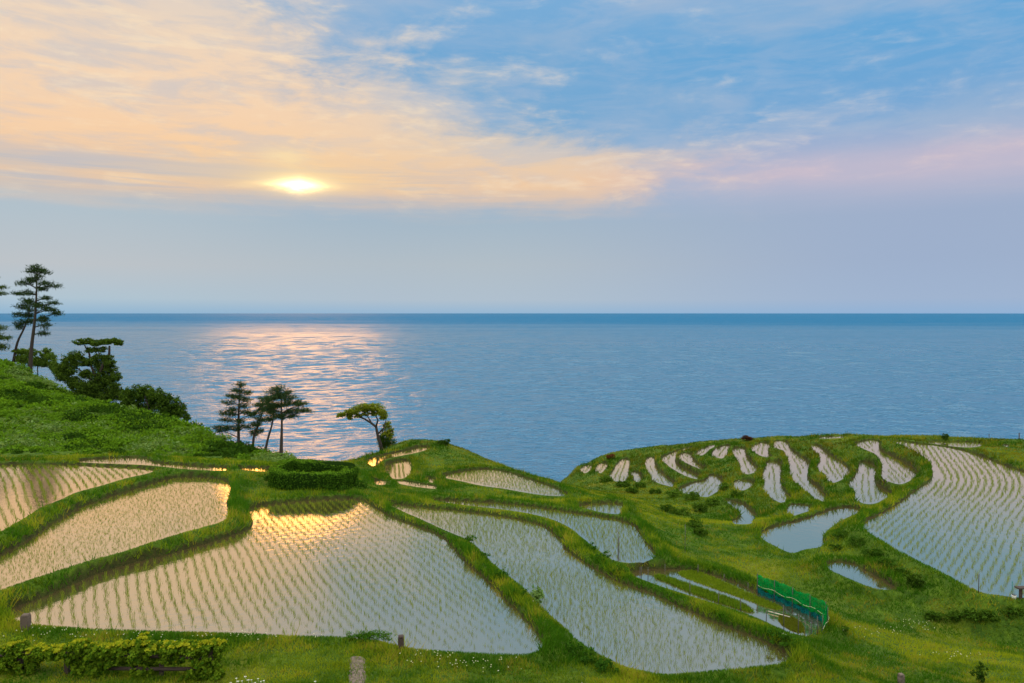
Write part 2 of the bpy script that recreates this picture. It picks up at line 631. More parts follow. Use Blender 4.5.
pad('D', -8.1, [(385.5, 503), (409, 506), (438, 509), (469, 512), (497, 516), (526, 521), (544, 526), (558, 537), (563.5, 548), (586, 566), (611, 579), (636, 588.5), (656, 596), (676, 605), (706.6, 618.7), (742, 632.7), (778, 648), (795.5, 657), (778, 664.5), (762.5, 665.7), (727, 669.5), (689, 673), (666, 675), (646, 672), (623, 667), (593, 651), (575, 639), (565, 628), (547, 613.5), (530, 594), (513.5, 580), (491, 563.5), (472, 541), (449.5, 533), (422, 520), (397, 509)],
    dict(d=-0.28, sp=0.16, st=0.085, h=0.11, j=0.05), 'long diagonal paddy thick with seedlings reaching the front lawn')
pad('E', -8.6, [(426, 498.4), (448, 500.5), (477, 502), (516, 504.6), (555, 510), (587, 515), (615, 519), (632.5, 524), (638.6, 531), (645, 543), (654, 553), (656, 558), (642, 562), (619, 563), (605, 556), (587, 542), (572, 529), (560, 522), (536, 514.5), (506.5, 509.7), (477, 506.6), (448, 503)],
    dict(d=-0.05, sp=0.17, st=0.09, h=0.11, j=0.04), 'tapering paddy that ends at the fenced seedling bed')
pad('F', -8.9, [(575, 505), (594, 503.7), (614.7, 503), (623, 504.4), (621.5, 513), (617, 514.6), (601, 512.6), (580.5, 507)],
    dict(d=0.05, sp=0.26, st=0.16, h=0.16, j=0.03), 'tiny paddy triangle at the lip of the grassy ravine')
pad('G', -9.2, [(441, 477), (454, 473.4), (477, 469.6), (493, 470), (508.4, 473), (528, 480), (547.5, 486), (559, 492), (568, 496), (545, 495.5), (520, 491.5), (506.5, 488.6), (481, 485.7), (457.7, 480)],
    dict(d=-0.1, sp=0.18, st=0.09, h=0.11, j=0.05), 'lens shaped paddy on the sea edge below the round grass knoll')
pad('H1', -9.3, [(387, 466), (393, 462), (408, 460.3), (407, 466), (408.4, 472), (407, 478), (393, 479.4), (389, 475)],
    dict(d=-0.2, sp=0.24, st=0.16, h=0.16, j=0.02), 'small square paddy with five bold rows near the leaning tree')
pad('H2', -9.2, [(366, 462), (373.7, 458), (389, 454.4), (409, 450.5), (418.6, 447), (429, 447), (427, 449.5), (415, 453), (389, 457.5), (376, 462.5), (373, 468), (371, 464)],
    dict(d=0.9, sp=0.3, st=0.2, h=0.12, j=0.05), 'narrow curved paddy strip just below the leaning tree')
pad('H3', -8.9, [(396, 481), (415, 483.7), (438, 487.6), (436, 489), (415, 486.6), (399, 483.7)], None, 'thin water strip below the small square paddy')
pad('H4', -9.2, [(426, 478.4), (432, 479), (436.6, 482.3), (430, 482.7)], None, 'tiny water scrap at the tip of the lens shaped paddy')
pad('H5', -8.5, [(372.7, 481), (379.5, 481), (387, 484.7), (375.6, 484.7)], None, 'tiny water scrap beside the ring hedge')
pad('S', -8.8, [(628, 572), (651, 570), (676, 568.5), (702, 571.7), (727, 579), (757, 592), (778, 601), (803, 612), (824, 623), (822, 634), (802, 637), (784, 631), (761, 620), (743, 613), (719, 605), (672, 591), (649, 583), (632, 576)],
    None, 'water of the seedling bed beside the green net')
pad('BR', -9.0, [(889, 440.7), (903, 441.4), (913.6, 443.6), (942.4, 446.6), (968.5, 451.8), (981.6, 457), (1001, 465), (1021, 471.5), (1060, 484), (1110, 500), (1150, 540), (1150, 600), (1060, 602), (1015, 597), (993.6, 594), (983, 593), (965.5, 583.7), (939, 569.6), (912.7, 557), (895, 546.8), (877.6, 536), (863.5, 526.6), (877.6, 517.8), (904, 504.6), (916, 494), (929, 485), (937.8, 478.7), (937, 468), (929, 459), (913.6, 450), (902, 444.6)],
    dict(curve=True, sp=0.37, st=0.085, h=0.125, j=0.05), 'large paddy sweeping off to the far sea edge, rows in a curve')
pad('R16', -9.8, [(759.4, 537.8), (765.6, 530), (781, 525), (800, 520.6), (818.7, 514.4), (836, 508), (850, 507), (862.4, 509), (859.5, 512), (836, 522.4), (820, 537), (825, 547), (804, 548.7), (792, 554), (777.5, 547)], None, 'bare grey blue pond without seedlings beside the large curved paddy')
pad('R17', -10.1, [(792, 505.8), (800, 505.3), (815, 509), (800, 513.6), (790.6, 516.7)], None, 'small pale puddle on the terrace above the bare pond')
pad('R18', -9.4, [(820, 565), (845, 560.5), (868, 572), (889, 584), (903, 590), (877, 590), (848, 578)], None, 'narrow dark pool under the bank of the large curved paddy')
FAN = [
    ('R15', -9.8, [(863.8, 461), (871.4, 464.4), (872.7, 471), (869.5, 481), (879, 487), (888, 494), (888.8, 496), (874, 505), (856.6, 502), (861, 493), (850, 484.5), (858.7, 478), (862.5, 468)]),
    ('R14', -9.45, [(855, 444.7), (869, 440), (877, 440.5), (874, 447.8), (885, 453.5), (898, 459.5), (907, 464), (913.6, 471), (913.6, 478.7), (903, 484), (896, 484), (885, 479.6), (886, 469.4), (884, 459.3), (876.5, 453.6), (863.8, 448.5)]),
    ('R13', -10.05, [(808.6, 444.7), (815.5, 444.7), (822, 451), (833, 458), (846, 467.5), (846, 477), (837, 482), (831, 482.8), (831.4, 476.4), (819, 470), (824.4, 459.3), (822, 454)]),
    ('R12', -10.4, [(776.5, 441.5), (785.4, 440.9), (785.4, 447), (794, 453.6), (807, 461.8), (807, 467), (803, 473), (805.7, 481), (815.6, 486.5), (826.6, 501), (823.4, 502), (812.5, 495), (804.7, 487), (795, 480), (793, 467), (790.4, 456.7), (784, 449.8), (776, 448)]),
    ('R11', -10.65, [(753, 449), (758.7, 444), (767.6, 442), (767.6, 447), (763.8, 452.3), (769.5, 458.6), (758.7, 454)]),
    ('R11b', -10.75, [(770, 461), (777.8, 461.8), (778.4, 468.8), (777, 478.3), (779, 488.5), (789, 499.5), (781, 503.4), (775, 499.5), (765.6, 490), (768.7, 483), (765, 475.5), (769, 469.4)]),
    ('R10', -11.0, [(734, 449.8), (741.6, 446.6), (742, 453.6), (748.6, 461.8), (756, 468.8), (756, 472), (747, 474.5), (743.5, 472.6), (743.5, 464.4), (736, 456)]),
    ('R21', -11.1, [(737.8, 480.9), (748.6, 480), (751, 486), (743.5, 491), (737, 488.5)]),
    ('R9', -11.25, [(714, 455.5), (717, 449), (722, 446.6), (731.4, 445), (724.4, 450.4), (724.4, 458.6), (718, 457.8)]),
    ('R8', -11.45, [(696.5, 454.8), (701.6, 450.4), (714, 445.3), (717, 445.3), (706.7, 450.4), (703.5, 455.5)]),
    ('R7', -11.7, [(680, 455.5), (685, 453), (690, 453.6), (689.5, 458), (694, 463), (705.4, 468.8), (703, 469.9), (691.4, 464.5), (682.5, 460)]),
    ('R20', -11.6, [(678.4, 492.4), (690, 484.7), (703, 481.5), (710.5, 479.6), (712, 474.5), (719.4, 478.3), (720, 489), (709, 497), (702.5, 496.5)]),
    ('R6', -12.0, [(662.8, 457.3), (670, 455), (681, 450), (695, 446.8), (696, 448), (683, 452.5), (674, 456), (671.5, 461), (679, 467), (690, 472), (700, 477), (697, 479.3), (686, 476), (674, 469), (666, 463)]),
    ('R5', -12.3, [(649, 458), (653, 457.3), (651.4, 463.6), (656.5, 470.6), (665.4, 477.6), (675, 484.6), (673, 487), (661.6, 484), (654.6, 481.4), (655, 477), (649, 469.4), (647.6, 464)]),
    ('R4', -12.6, [(633.6, 472), (636, 472.5), (641, 479), (640.6, 482.7), (635, 482.7), (637.7, 479)]),
    ('R3', -12.9, [(622, 459.8), (629, 459), (626, 466.8), (625.4, 473), (627, 480), (619.7, 483), (610.8, 478.9), (616, 470.6)]),
    ('R2', -13.2, [(600.6, 463.6), (608, 462.8), (605, 468.7), (601, 473.8), (596.6, 471)]),
    ('R1', -13.5, [(584.8, 466.8), (592.4, 465), (590.5, 470), (584.8, 473.8), (582, 471)]),
    ('R19', -10.9, [(723, 500), (739, 502.6), (748.4, 512), (754.7, 517.5), (754, 523), (745, 524.5), (728, 523.5), (743, 519.5), (745, 514), (738, 507.5)]),
    ('R22', -10.2, [(817, 437.4), (838, 436.7), (847, 437), (834.6, 438.2), (820.6, 438.5)]),
    ('R23', -9.8, [(921, 442.0), (942, 441.5), (987, 443), (981.6, 445.7), (971, 447.5), (955.4, 446.6), (938.4, 444.2)]),
    ('R24', -9.6, [(1000, 445.0), (1013, 445.4), (1005, 447)]),
]
FAN_LABELS = {'R15': 'hourglass paddy strip whose wide foot touches the bare pond bank', 'R14': 'paddy strip with a broad round end next to the large curved paddy',
              'R13': 'paddy strip shaped like a kite in the terrace fan', 'R12': 'longest wavy paddy strip in the terrace fan',
              'R11': 'upper hooked paddy strip beside the dark red shrub', 'R11b': 'bright silvery strip running down below the hooked one', 'R10': 'paddy strip directly under the dark red shrub',
              'R21': 'little square paddy alone on the slope above the ravine', 'R9': 'short curved strip near the crest of the terrace fan', 'R8': 'thin bent strip near the crest, fading to a point',
              'R7': 'hooked strip with a thin tail above the boot shaped paddy', 'R20': 'boot shaped paddy above the ravine shrubs', 'R6': 'long thin S curved strip with a tail up to the crest',
              'R5': 'wavy strip widening towards the ravine', 'R4': 'tiny threadlike strip between two wider ones', 'R3': 'tall bottle shaped strip near the sea end of the fan',
              'R2': 'second small strip from the sea end of the fan', 'R1': 'small strip at the very sea end of the fan', 'R19': 'zigzag scrap of water in the ravine grass',
              'R22': 'sliver of water on the crest against the sea', 'R23': 'pale wedge of paddy behind the large curved paddy', 'R24': 'tiny sliver of water at the far crest corner'}
for k, lv, pts in FAN:
    pad(k, lv, pts, dict(axis=True, sp=0.34, st=0.16, h=0.14, j=0.04), FAN_LABELS[k])
for k in ('R19', 'R22', 'R24'):
    PAD[k]['rows'] = None


def chaikin(p, it=2):
    p = np.asarray(p, float)
    for _ in range(it):
        q = np.roll(p, -1, 0)
        p = np.stack([p * 0.75 + q * 0.25, p * 0.25 + q * 0.75], 1).reshape(-1, 2)
    return p


def sdist(poly, P):
    """signed distance to a polygon, negative inside"""
    A, B = poly, np.roll(poly, -1, 0)
    d2 = np.full(len(P), 1e9)
    ins = np.zeros(len(P), bool)
    for a, b in zip(A, B):
        e = b - a
        w = P - a
        t = np.clip((w @ e) / max(e @ e, 1e-12), 0, 1)
        q = w - t[:, None] * e
        d2 = np.minimum(d2, (q * q).sum(1))
        c = (a[1] > P[:, 1]) != (b[1] > P[:, 1])
        if b[1] != a[1]:
            ins ^= c & (P[:, 0] < (b[0] - a[0]) * (P[:, 1] - a[1]) / (b[1] - a[1]) + a[0])
    d = np.sqrt(d2)
    return np.where(ins, -d, d)


def near_edge(poly, n=300):
    """for every bearing x / y: how far off the near rim of a paddy is"""
    A, B = poly, np.roll(poly, -1, 0)
    q = poly[:, 0] / poly[:, 1]
    ts = np.linspace(q.min(), q.max(), n)
    E = B - A
    den = E[None, :, 0] - ts[:, None] * E[None, :, 1]
    s_ = (ts[:, None] * A[None, :, 1] - A[None, :, 0]) / np.where(np.abs(den) < 1e-9, 1e-9, den)
    y_ = np.where((s_ >= 0) & (s_ <= 1), A[None, :, 1] + s_ * E[None, :, 1], 1e9)
    return ts, y_.min(1)


for p in PAD.values():
    pxs = chaikin(p['px'], 2)
    p['poly'] = np.array([at_level(x, y, p['level'])[:2] for x, y in pxs])
    p['lo'], p['hi'] = p['poly'].min(0), p['poly'].max(0)
    q = p['poly'] - p['poly'].mean(0)
    p['wide'] = 4 * math.sqrt(np.linalg.eigvalsh(np.cov(q.T))[0])       # about the width across its short side

# ------------------------------------------------------------------ the ground: control points, then a smooth surface through them
CTRL = []
for p in PAD.values():
    poly = p['poly']
    L = np.linalg.norm(np.roll(poly, -1, 0) - poly, axis=1)
    acc = 1e9
    for q, l in zip(poly, L):
        acc += l
        if acc > 1.3:
            CTRL.append((q[0], q[1], p['level'] + 0.12))
            acc = 0


def cd(px, py, d, dz=0.0):
    q = at_depth(px, py, d)
    CTRL.append((q[0], q[1], q[2] - ZC + dz))


# crest line against the sea (px, py, depth): the land falls away behind it
CREST = [(-260, 330, 76), (-120, 345, 76), (0, 364, 74), (25, 370, 72), (50, 383, 70), (75, 394, 67), (100, 404, 63), (125, 411, 60), (150, 416, 57.5), (175, 421, 54.5), (200, 427, 51.5), (225, 435, 48.5), (250, 446, 45), (275, 457, 42), (300, 460.5, 41.5),
         (330, 460.5, 43), (355, 458, 46), (378, 449, 52), (395, 443, 55), (430, 443, 56), (455, 446, 55), (480, 454, 53), (505, 464, 51), (530, 475, 49), (548, 483, 49), (562, 479, 64), (572, 474, 68), (585, 465, 70.5), (600, 459, 71.5), (615, 454, 71.5), (635, 450, 71.5), (655, 446.5, 71.5), (680, 443, 71), (705, 440.8, 70), (730, 439.4, 68.5), (755, 437.6, 67), (780, 437, 66), (810, 435.2, 65), (840, 434.6, 64), (870, 435, 63), (900, 436, 62.5), (930, 437, 63), (960, 438.4, 62), (990, 439.6, 61), (1024, 441, 60), (1100, 444, 60), (1250, 448, 60)]
for px, py, d in CREST:
    cd(px, py, d, -0.1)
    q = at_depth(px, py, d)
    for k, drop in ((8, 4.5), (20, 13), (45, 34), (60, 46)):
        s = (d + k) / d
        CTRL.append((q[0] * s, q[1] * s, q[2] - ZC - drop))
# wooded slope on the left
for px in (-200, -100, -30, 30, 90, 140):
    cd(px, 456.5, 38.5)
for px, py in ((180, 457), (220, 458), (255, 461)):
    cd(px, py, 39.5)
for px, py, d in ((0, 415, 49.5), (-100, 408, 50), (60, 425, 48.5), (120, 438, 46), (180, 444, 44.5), (225, 450, 43), (0, 388, 61), (60, 403, 58), (-100, 375, 62)):
    cd(px, py, d)
# flat by the hedge, knoll, ravine, lawns
for px, py, z in ((240, 495, -7.45), (265, 485, -7.45), (270, 496, -7.5), (315, 490, -7.5), (360, 488, -7.6), (315, 475, -7.55), (345, 468, -7.9), (300, 466, -7.75), (375, 494, -7.8),
                  (395, 492, -8.3), (430, 493, -8.7), (470, 495, -8.95), (520, 498, -9.1), (555, 500, -9.2), (415, 456, -9.25), (445, 460, -9.3), (430, 466, -9.3), (465, 461, -9.5),
                  (640, 512, -9.5), (650, 525, -9.2), (670, 545, -9.1), (700, 560, -9.1), (690, 520, -10.6), (720, 545, -9.7), (745, 560, -9.5), (665, 505, -11.3), (640, 495, -12.0), (610, 490, -12.6), (585, 486, -12.9), (575, 483, -13.4), (760, 575, -9.5), (800, 585, -9.6), (850, 605, -9.7), (830, 570, -9.9),
                  (790, 600, -9.2), (835, 618, -9.3), (845, 640, -9.0), (900, 650, -9.2), (900, 625, -9.75), (960, 628, -9.85), (1010, 632, -9.9), (1080, 635, -9.9), (960, 655, -9.2), (1024, 660, -9.2),
                  (830, 660, -8.6), (900, 683, -8.5), (1000, 683, -8.6), (1100, 690, -8.7), (760, 683, -8.2), (680, 690, -7.9), (600, 683, -7.8), (560, 660, -7.85), (500, 683, -7.6), (400, 683, -7.5), (300, 683, -7.5), (200, 683, -7.5), (100, 683, -7.5), (0, 683, -7.5), (-80, 680, -7.45), (-60, 640, -7.4), (0, 630, -7.5), (-200, 660, -7.3)):
    q = at_level(px, py, z)
    CTRL.append((q[0], q[1], z))
for x in (-40, -20, -10, 0, 10, 20, 40):
    for y, z in ((-30, -1.6), (-8, -1.6), (1.0, -1.75), (5, -4.2), (9, -6.3)):
        CTRL.append((x, y, z - abs(x) * 0.012))
CTRL = np.array(CTRL)
# drop near duplicates
keep = []
seen = set()
for i, c in enumerate(CTRL):
    k = (round(c[0] / 0.35), round(c[1] / 0.35))
    if k not in seen:
        seen.add(k)
        keep.append(i)
CTRL = CTRL[keep]
n = len(CTRL)
D = np.linalg.norm(CTRL[:, None, :2] - CTRL[None, :, :2], axis=2)
A = np.zeros((n + 3, n + 3))
A[:n, :n] = D
A[:n, n] = 1
A[:n, n + 1:] = CTRL[:, :2]
A[n, :n] = 1
A[n + 1:, :n] = CTRL[:, :2].T
W = np.linalg.solve(A, np.concatenate([CTRL[:, 2], [0, 0, 0]]))
GX = np.arange(-95, 125.1, 0.6)
GY = np.arange(-30, 175.1, 0.6)
gx, gy = np.meshgrid(GX, GY)
Q = np.stack([gx.ravel(), gy.ravel()], 1)
base = np.empty(len(Q))
for i in range(0, len(Q), 12000):
    q = Q[i:i + 12000]
    d = np.sqrt(((q[:, None, :] - CTRL[None, :, :2]) ** 2).sum(2))
    base[i:i + 12000] = d @ W[:n] + W[n] + q @ W[n + 1:]
base = np.maximum(base.reshape(gx.shape), -48.0)


def bilin(G, X, Y, x, y):
    i = np.clip(np.searchsorted(X, x) - 1, 0, len(X) - 2)
    j = np.clip(np.searchsorted(Y, y) - 1, 0, len(Y) - 2)
    u = np.clip((x - X[i]) / (X[i + 1] - X[i]), 0, 1)
    v = np.clip((y - Y[j]) / (Y[j + 1] - Y[j]), 0, 1)
    return (G[j, i] * (1 - u) + G[j, i + 1] * u) * (1 - v) + (G[j + 1, i] * (1 - u) + G[j + 1, i + 1] * u) * v


def axis(stops):
    """coordinates with a spacing that changes from stop to stop"""
    out = [stops[0][0]]
    for (a, s0), (b, s1) in zip(stops, stops[1:]):
        while out[-1] < b - 1e-6:
            t = (out[-1] - a) / (b - a)
            out.append(out[-1] + s0 + (s1 - s0) * t)
    return np.array(out)


TX = axis([(-95, 1.2), (-32, 0.16), (-18, 0.11), (14, 0.11), (30, 0.14), (48, 0.4), (124, 1.2)])
TY = axis([(-30, 1.5), (8, 0.3), (15, 0.085), (34, 0.11), (60, 0.17), (92, 0.4), (174, 1.5)])
tx, ty = np.meshgrid(TX, TY)
P = np.stack([tx.ravel(), ty.ravel()], 1)
z = bilin(base, GX, GY, P[:, 0], P[:, 1])
wob = fbm(P[:, 0] * 1.1, P[:, 1] * 1.1, 3, 3) - 0.5
rough = fbm(P[:, 0] * 2.6, P[:, 1] * 2.6, 9, 3) - 0.5
z = z + rough * (0.10 + 0.0022 * np.clip(P[:, 1] - 30, 0, 50)) + (fbm(P[:, 0] * 0.5, P[:, 1] * 0.5, 31, 2) - 0.5) * 0.008 * np.clip(P[:, 1] - 28, 0, 40)
dmin = np.full(len(P), 9.0)
lim = np.full(len(P), 1e9)
for p in PAD.values():
    lv = p['level']
    m = np.where((P[:, 0] > p['lo'][0] - 2) & (P[:, 0] < p['hi'][0] + 2) & (P[:, 1] > p['lo'][1] - 2) & (P[:, 1] < p['hi'][1] + 2))[0]
    far = np.linalg.norm(p['poly'].mean(0))
    d = sdist(p['poly'], P[m]) + wob[m] * 0.14 + rough[m] * 0.10 - (0.21 if far > 37 else 0.04)
    hb = (0.12 if far < 36 else 0.10) * min(1.0, p['wide'] / 2.2) + 0.06 * rough[m]
    bund = lv + hb - np.maximum(0, d - 0.42) * 1.1
    k = d < 1.4
    z[m[k]] = np.maximum(z[m[k]], bund[k])
    lim[m] = np.minimum(lim[m], lv + np.maximum(d * 3.2, -0.15))
    dmin[m] = np.minimum(dmin[m], d)
z = np.minimum(z, lim)
# the near rims stay low enough for the water behind them to be seen from the lookout
clear = np.full(len(P), 9.0)
tb = P[:, 0] / np.maximum(P[:, 1], 0.1)
for p in PAD.values():
    ts, ye = near_edge(p['poly'])
    m = np.where((tb > ts[0]) & (tb < ts[-1]) & (P[:, 1] > 8) & (P[:, 1] < p['hi'][1]))[0]
    yn = np.interp(tb[m], ts, ye)
    k = (P[m, 1] < yn) & (P[m, 1] > yn - 9) & (yn < 1e6)
    m, yn = m[k], yn[k]
    zl = p['level'] / yn * P[m, 1] - 0.015
    clear[m] = np.minimum(clear[m], zl - z[m])
    z[m] = np.minimum(z[m], zl)
clear = np.maximum(clear, 0).reshape(tx.shape)
Tz = z.reshape(tx.shape)
Td = dmin.reshape(tx.shape)


def ground(x, y):
    return ZC + bilin(Tz, TX, TY, np.asarray(x, float), np.asarray(y, float))


def pdist(x, y):
    return bilin(Td, TX, TY, np.asarray(x, float), np.asarray(y, float))


gyv, gxv = np.gradient(Tz, TY, TX)
slope = np.sqrt(gxv ** 2 + gyv ** 2)
soil = np.clip((0.11 - Td) / 0.06, 0, 1) + 0.6 * np.clip((slope - 1.6) / 0.8, 0, 1) * (Td < 0.4)
soil = np.clip(soil, 0, 1)
lush = np.clip(1.0 - (Td - 0.9) / 0.8, 0, 1)
lush = np.maximum(lush, (tx < -8) & (ty > 36))
ny_, nx_ = tx.shape
idx = np.arange(ny_ * nx_).reshape(ny_, nx_)
FQ = np.stack([idx[:-1, :-1], idx[:-1, 1:], idx[1:, 1:], idx[1:, :-1]], -1).reshape(-1, 4)
me = mesh_np('terrain', np.stack([P[:, 0], P[:, 1], z + ZC], 1), FQ, True, dict(soil=soil.ravel(), lush=lush.ravel()))
tag(obj('terrain', me, M['terrain']), 'green terraced hillside with grassy banks falling to the sea', 'hillside', kind='structure')

# the sea, out to the horizon: a flat disc, and real waves on the side that is looked at
def sea():
    rr = np.geomspace(60, 90000, 40)
    na = 96
    V = [(0, 0, -7.0)] + [(r * math.cos(2 * math.pi * k / na), r * math.sin(2 * math.pi * k / na), -7.0 if r < 14000 else 0.0) for r in rr for k in range(na)]
    fs = []
    for i in range(len(rr) - 1):
        for k in range(na):
            a = 1 + i * na
            fs.append((a + k, a + na + k, a + na + (k + 1) % na, a + (k + 1) % na))
    lr = np.arange(math.log(165), math.log(16000), 0.0025)
    th = np.arange(R(-48), R(48), 0.004)
    L, T = np.meshgrid(lr, th, indexing='ij')
    r = np.exp(L)
    u, w = T / 0.030, L / 0.0105
    sk = vnoise(u * 0.35, w * 0.2, 3) * 2.0
    n = (vnoise(u + w * 0.12, w + sk, 51) - 0.5) + 0.55 * (vnoise(u * 1.9 - w * 0.2, w * 2.1 + sk, 52) - 0.5) + 0.3 * (vnoise(u * 0.4, w * 0.33, 53) - 0.5)
    gust = 0.8 + 0.4 * vnoise(T / 0.16, L / 0.11, 54)
    amp = 0.0029 * r * gust * np.clip((15000 - r) / 9000, 0, 1)
    z_ = n * amp * np.clip(900 / r, 0.45, 1.0)
    W_ = np.stack([r * np.sin(T), r * np.cos(T), z_], -1).reshape(-1, 3)
    m, k = L.shape
    idx_ = np.arange(m * k).reshape(m, k) + len(V)
    F2 = np.stack([idx_[:-1, :-1], idx_[:-1, 1:], idx_[1:, 1:], idx_[1:, :-1]], -1).reshape(-1, 4)[:, ::-1]
    me = mesh_np('sea', np.concatenate([np.array(V), W_]), np.concatenate([np.array(fs), F2]), True)
    tag(obj('sea', me, M['sea']), 'rippled blue sea reaching the horizon with an orange sun path', 'sea', kind='structure')


sea()

# water in every paddy, and the seedlings in rows
LV0 = (0.085, 0.15, 0.018)
for key, p in PAD.items():
    poly = p['poly']
    c0 = poly.mean(0)
    # widen the sheet a little so that its rim runs into the bank
    nx = np.roll(poly, -1, 0) - np.roll(poly, 1, 0)
    nrm = unit(np.stack([nx[:, 1], -nx[:, 0]], 1))
    area = 0.5 * np.sum(poly[:, 0] * np.roll(poly[:, 1], -1) - np.roll(poly[:, 0], -1) * poly[:, 1])
    if area < 0: nrm = -nrm
    wide = poly + nrm * (0.30 if np.linalg.norm(c0) > 37 else 0.12)
    me = bpy.data.meshes.new('paddy_water')
    zz = ZC + p['level']
    me.from_pydata([(float(a), float(b), zz) for a, b in wide], [], [tuple(range(len(wide)))])
    me.update()
    if me.polygons[0].normal.z < 0:
        me.flip_normals()
    tag(obj('paddy_water', me, M['paddy']), 'water of the ' + p['label'] if not p['label'].startswith('water') else p['label'], 'paddy water', kind='structure')
    rw = p['rows']
    if not rw: continue
    lo, hi = p['lo'], p['hi']
    c = poly.mean(0)
    rad = np.linalg.norm(hi - lo)
    if rw.get('axis'):
        w_, v_ = np.linalg.eigh(np.cov((poly - c).T))
        dv = v_[:, 1] if v_[1, 1] > 0 else -v_[:, 1]
    elif rw.get('curve'):
        dv = np.array([0.0, 1.0])
    else:
        dv = unit(np.array([rw['d'], 1.0]))
    nv = np.array([dv[1], -dv[0]])
    ku = np.arange(-int(rad / rw['sp']), int(rad / rw['sp']) + 1)
    kv = np.arange(-int(rad / rw['st']), int(rad / rw['st']) + 1)
    U, Vv = np.meshgrid(ku * rw['sp'], kv * rw['st'])
    U, Vv = U.ravel(), Vv.ravel()
    U = U + 0.05 * np.sin(Vv * 0.7 + U * 0.4) + RNG.normal(size=len(U)) * rw['j']
    Vv = Vv + RNG.normal(size=len(U)) * rw['st'] * 0.25
    T = c + U[:, None] * nv + Vv[:, None] * dv
    if rw.get('curve'):
        yy = T[:, 1]
        ys = np.linspace(15, 70, 200)
        gd = np.interp(ys, [20, 30, 36, 42, 50, 60], [0.9, 0.86, 0.75, 0.55, 0.42, 0.4])
        g = np.concatenate([[0], np.cumsum((gd[1:] + gd[:-1]) / 2 * np.diff(ys))])
        T[:, 0] += np.interp(yy, ys, g) - np.interp(c[1], ys, g)
        # a clearer bend where the rows turn
        T[:, 0] += 0.25 * np.sin(yy * 0.35)
    ins = sdist(poly, T) < -0.14
    dens = fbm(T[:, 0] * 0.45, T[:, 1] * 0.45, 5, 3)
    ins &= RNG.random(len(T)) < np.clip(0.55 + dens * 0.75, 0, 1)
    T = T[ins]
    dens = dens[ins]
    if len(T) == 0: continue
    dist = np.linalg.norm(T, axis=1)
    nb = 5
    B = np.repeat(T, nb, 0) + RNG.normal(size=(len(T) * nb, 2)) * 0.022
    dd = np.repeat(dist, nb)
    h = rw['h'] * (0.6 + 0.7 * RNG.random(len(B))) * np.repeat(0.7 + dens * 0.6, nb)
    Dv = np.concatenate([RNG.normal(size=(len(B), 2)) * 0.24, np.ones((len(B), 1))], 1)
    wd = 0.005 + dd * 0.0002
    P3 = np.concatenate([B, np.full((len(B), 1), zz - 0.02)], 1)
    Vr, Fr = spray(P3, Dv, h, wd)
    cc = tint(len(B), (0.05, 0.095, 0.009), (0.14, 0.19, 0.02))
    me = mesh_np('rice_seedlings', Vr, Fr, cols=np.repeat(cc, 3, 0))
    tag(obj('rice_seedlings', me, M['blade']), 'young rice standing in the ' + p['label'].replace('water of the ', ''), 'rice seedlings', kind='stuff')

# ------------------------------------------------------------------ grass over all banks and lawns
def grass():
    n0 = 900000
    d = 13.0 * (92 / 13.0) ** RNG.random(n0)                   # even in log distance
    a = np.radians(-39 + 80 * RNG.random(n0))
    x, y = d * np.sin(a), d * np.cos(a)
    pd = pdist(x, y)
    gz = ground(x, y)
    sl = bilin(slope, TX, TY, x, y)
    ok = (pd > 0.015) & (gz > ZC - 19) & ~((x < -9) & (y > 38.8) & (x < -0.32 * y + 2))
    thin = fbm(x * 0.9, y * 0.9, 21, 3)
    ok &= RNG.random(n0) < 0.35 + 0.9 * thin
    x, y, d, pd, gz, thin = (q[ok] for q in (x, y, d, pd, gz, thin))
    m = len(x)
    bank = np.clip(1 - (pd - 0.5) / 0.8, 0, 1)
    h = (0.07 + 0.08 * bank + 0.0006 * d) * (0.55 + 0.9 * RNG.random(m)) * (0.6 + 0.9 * fbm(x * 1.7, y * 1.7, 40, 2))
    h = h * (1 + 0.5 * np.clip((0.45 - pd) / 0.2, 0, 1))
    h = np.minimum(h, 0.065 * np.minimum(1, 24 / d) ** 1.6 + 0.9 * bilin(clear, TX, TY, x, y))
    w = 0.010 + d * 0.00085
    Dv = np.concatenate([RNG.normal(size=(m, 2)) * 0.5, np.ones((m, 1))], 1)
    Vg, Fg = spray(np.stack([x, y, gz - 0.015], 1), Dv, h, w)
    patch = fbm(x * 0.33, y * 0.33, 60, 4)
    patch2 = fbm(x * 1.5, y * 1.5, 77, 3)
    t = np.clip((patch - 0.36) * 2.6 * (1 - 0.6 * bank) + (patch2 - 0.5) * 1.9 + RNG.normal(size=m) * 0.16, 0, 1)
    c = tint(m, (0.032, 0.098, 0.006), (0.20, 0.25, 0.013), k=t)
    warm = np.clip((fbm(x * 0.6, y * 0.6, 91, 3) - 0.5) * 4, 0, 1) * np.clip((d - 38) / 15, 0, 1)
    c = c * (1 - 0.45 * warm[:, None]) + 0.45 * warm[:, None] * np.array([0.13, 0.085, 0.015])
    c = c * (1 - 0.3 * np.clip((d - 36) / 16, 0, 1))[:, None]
    dry = (patch2 > 0.62) & (RNG.random(m) < 0.35)
    c[dry] = c[dry] * 0.5 + np.array([0.12, 0.085, 0.02])
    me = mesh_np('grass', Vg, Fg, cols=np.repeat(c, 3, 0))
    tag(obj('grass', me, M['blade']), 'short green grass covering the banks and lawns', 'grass', kind='stuff')


grass()


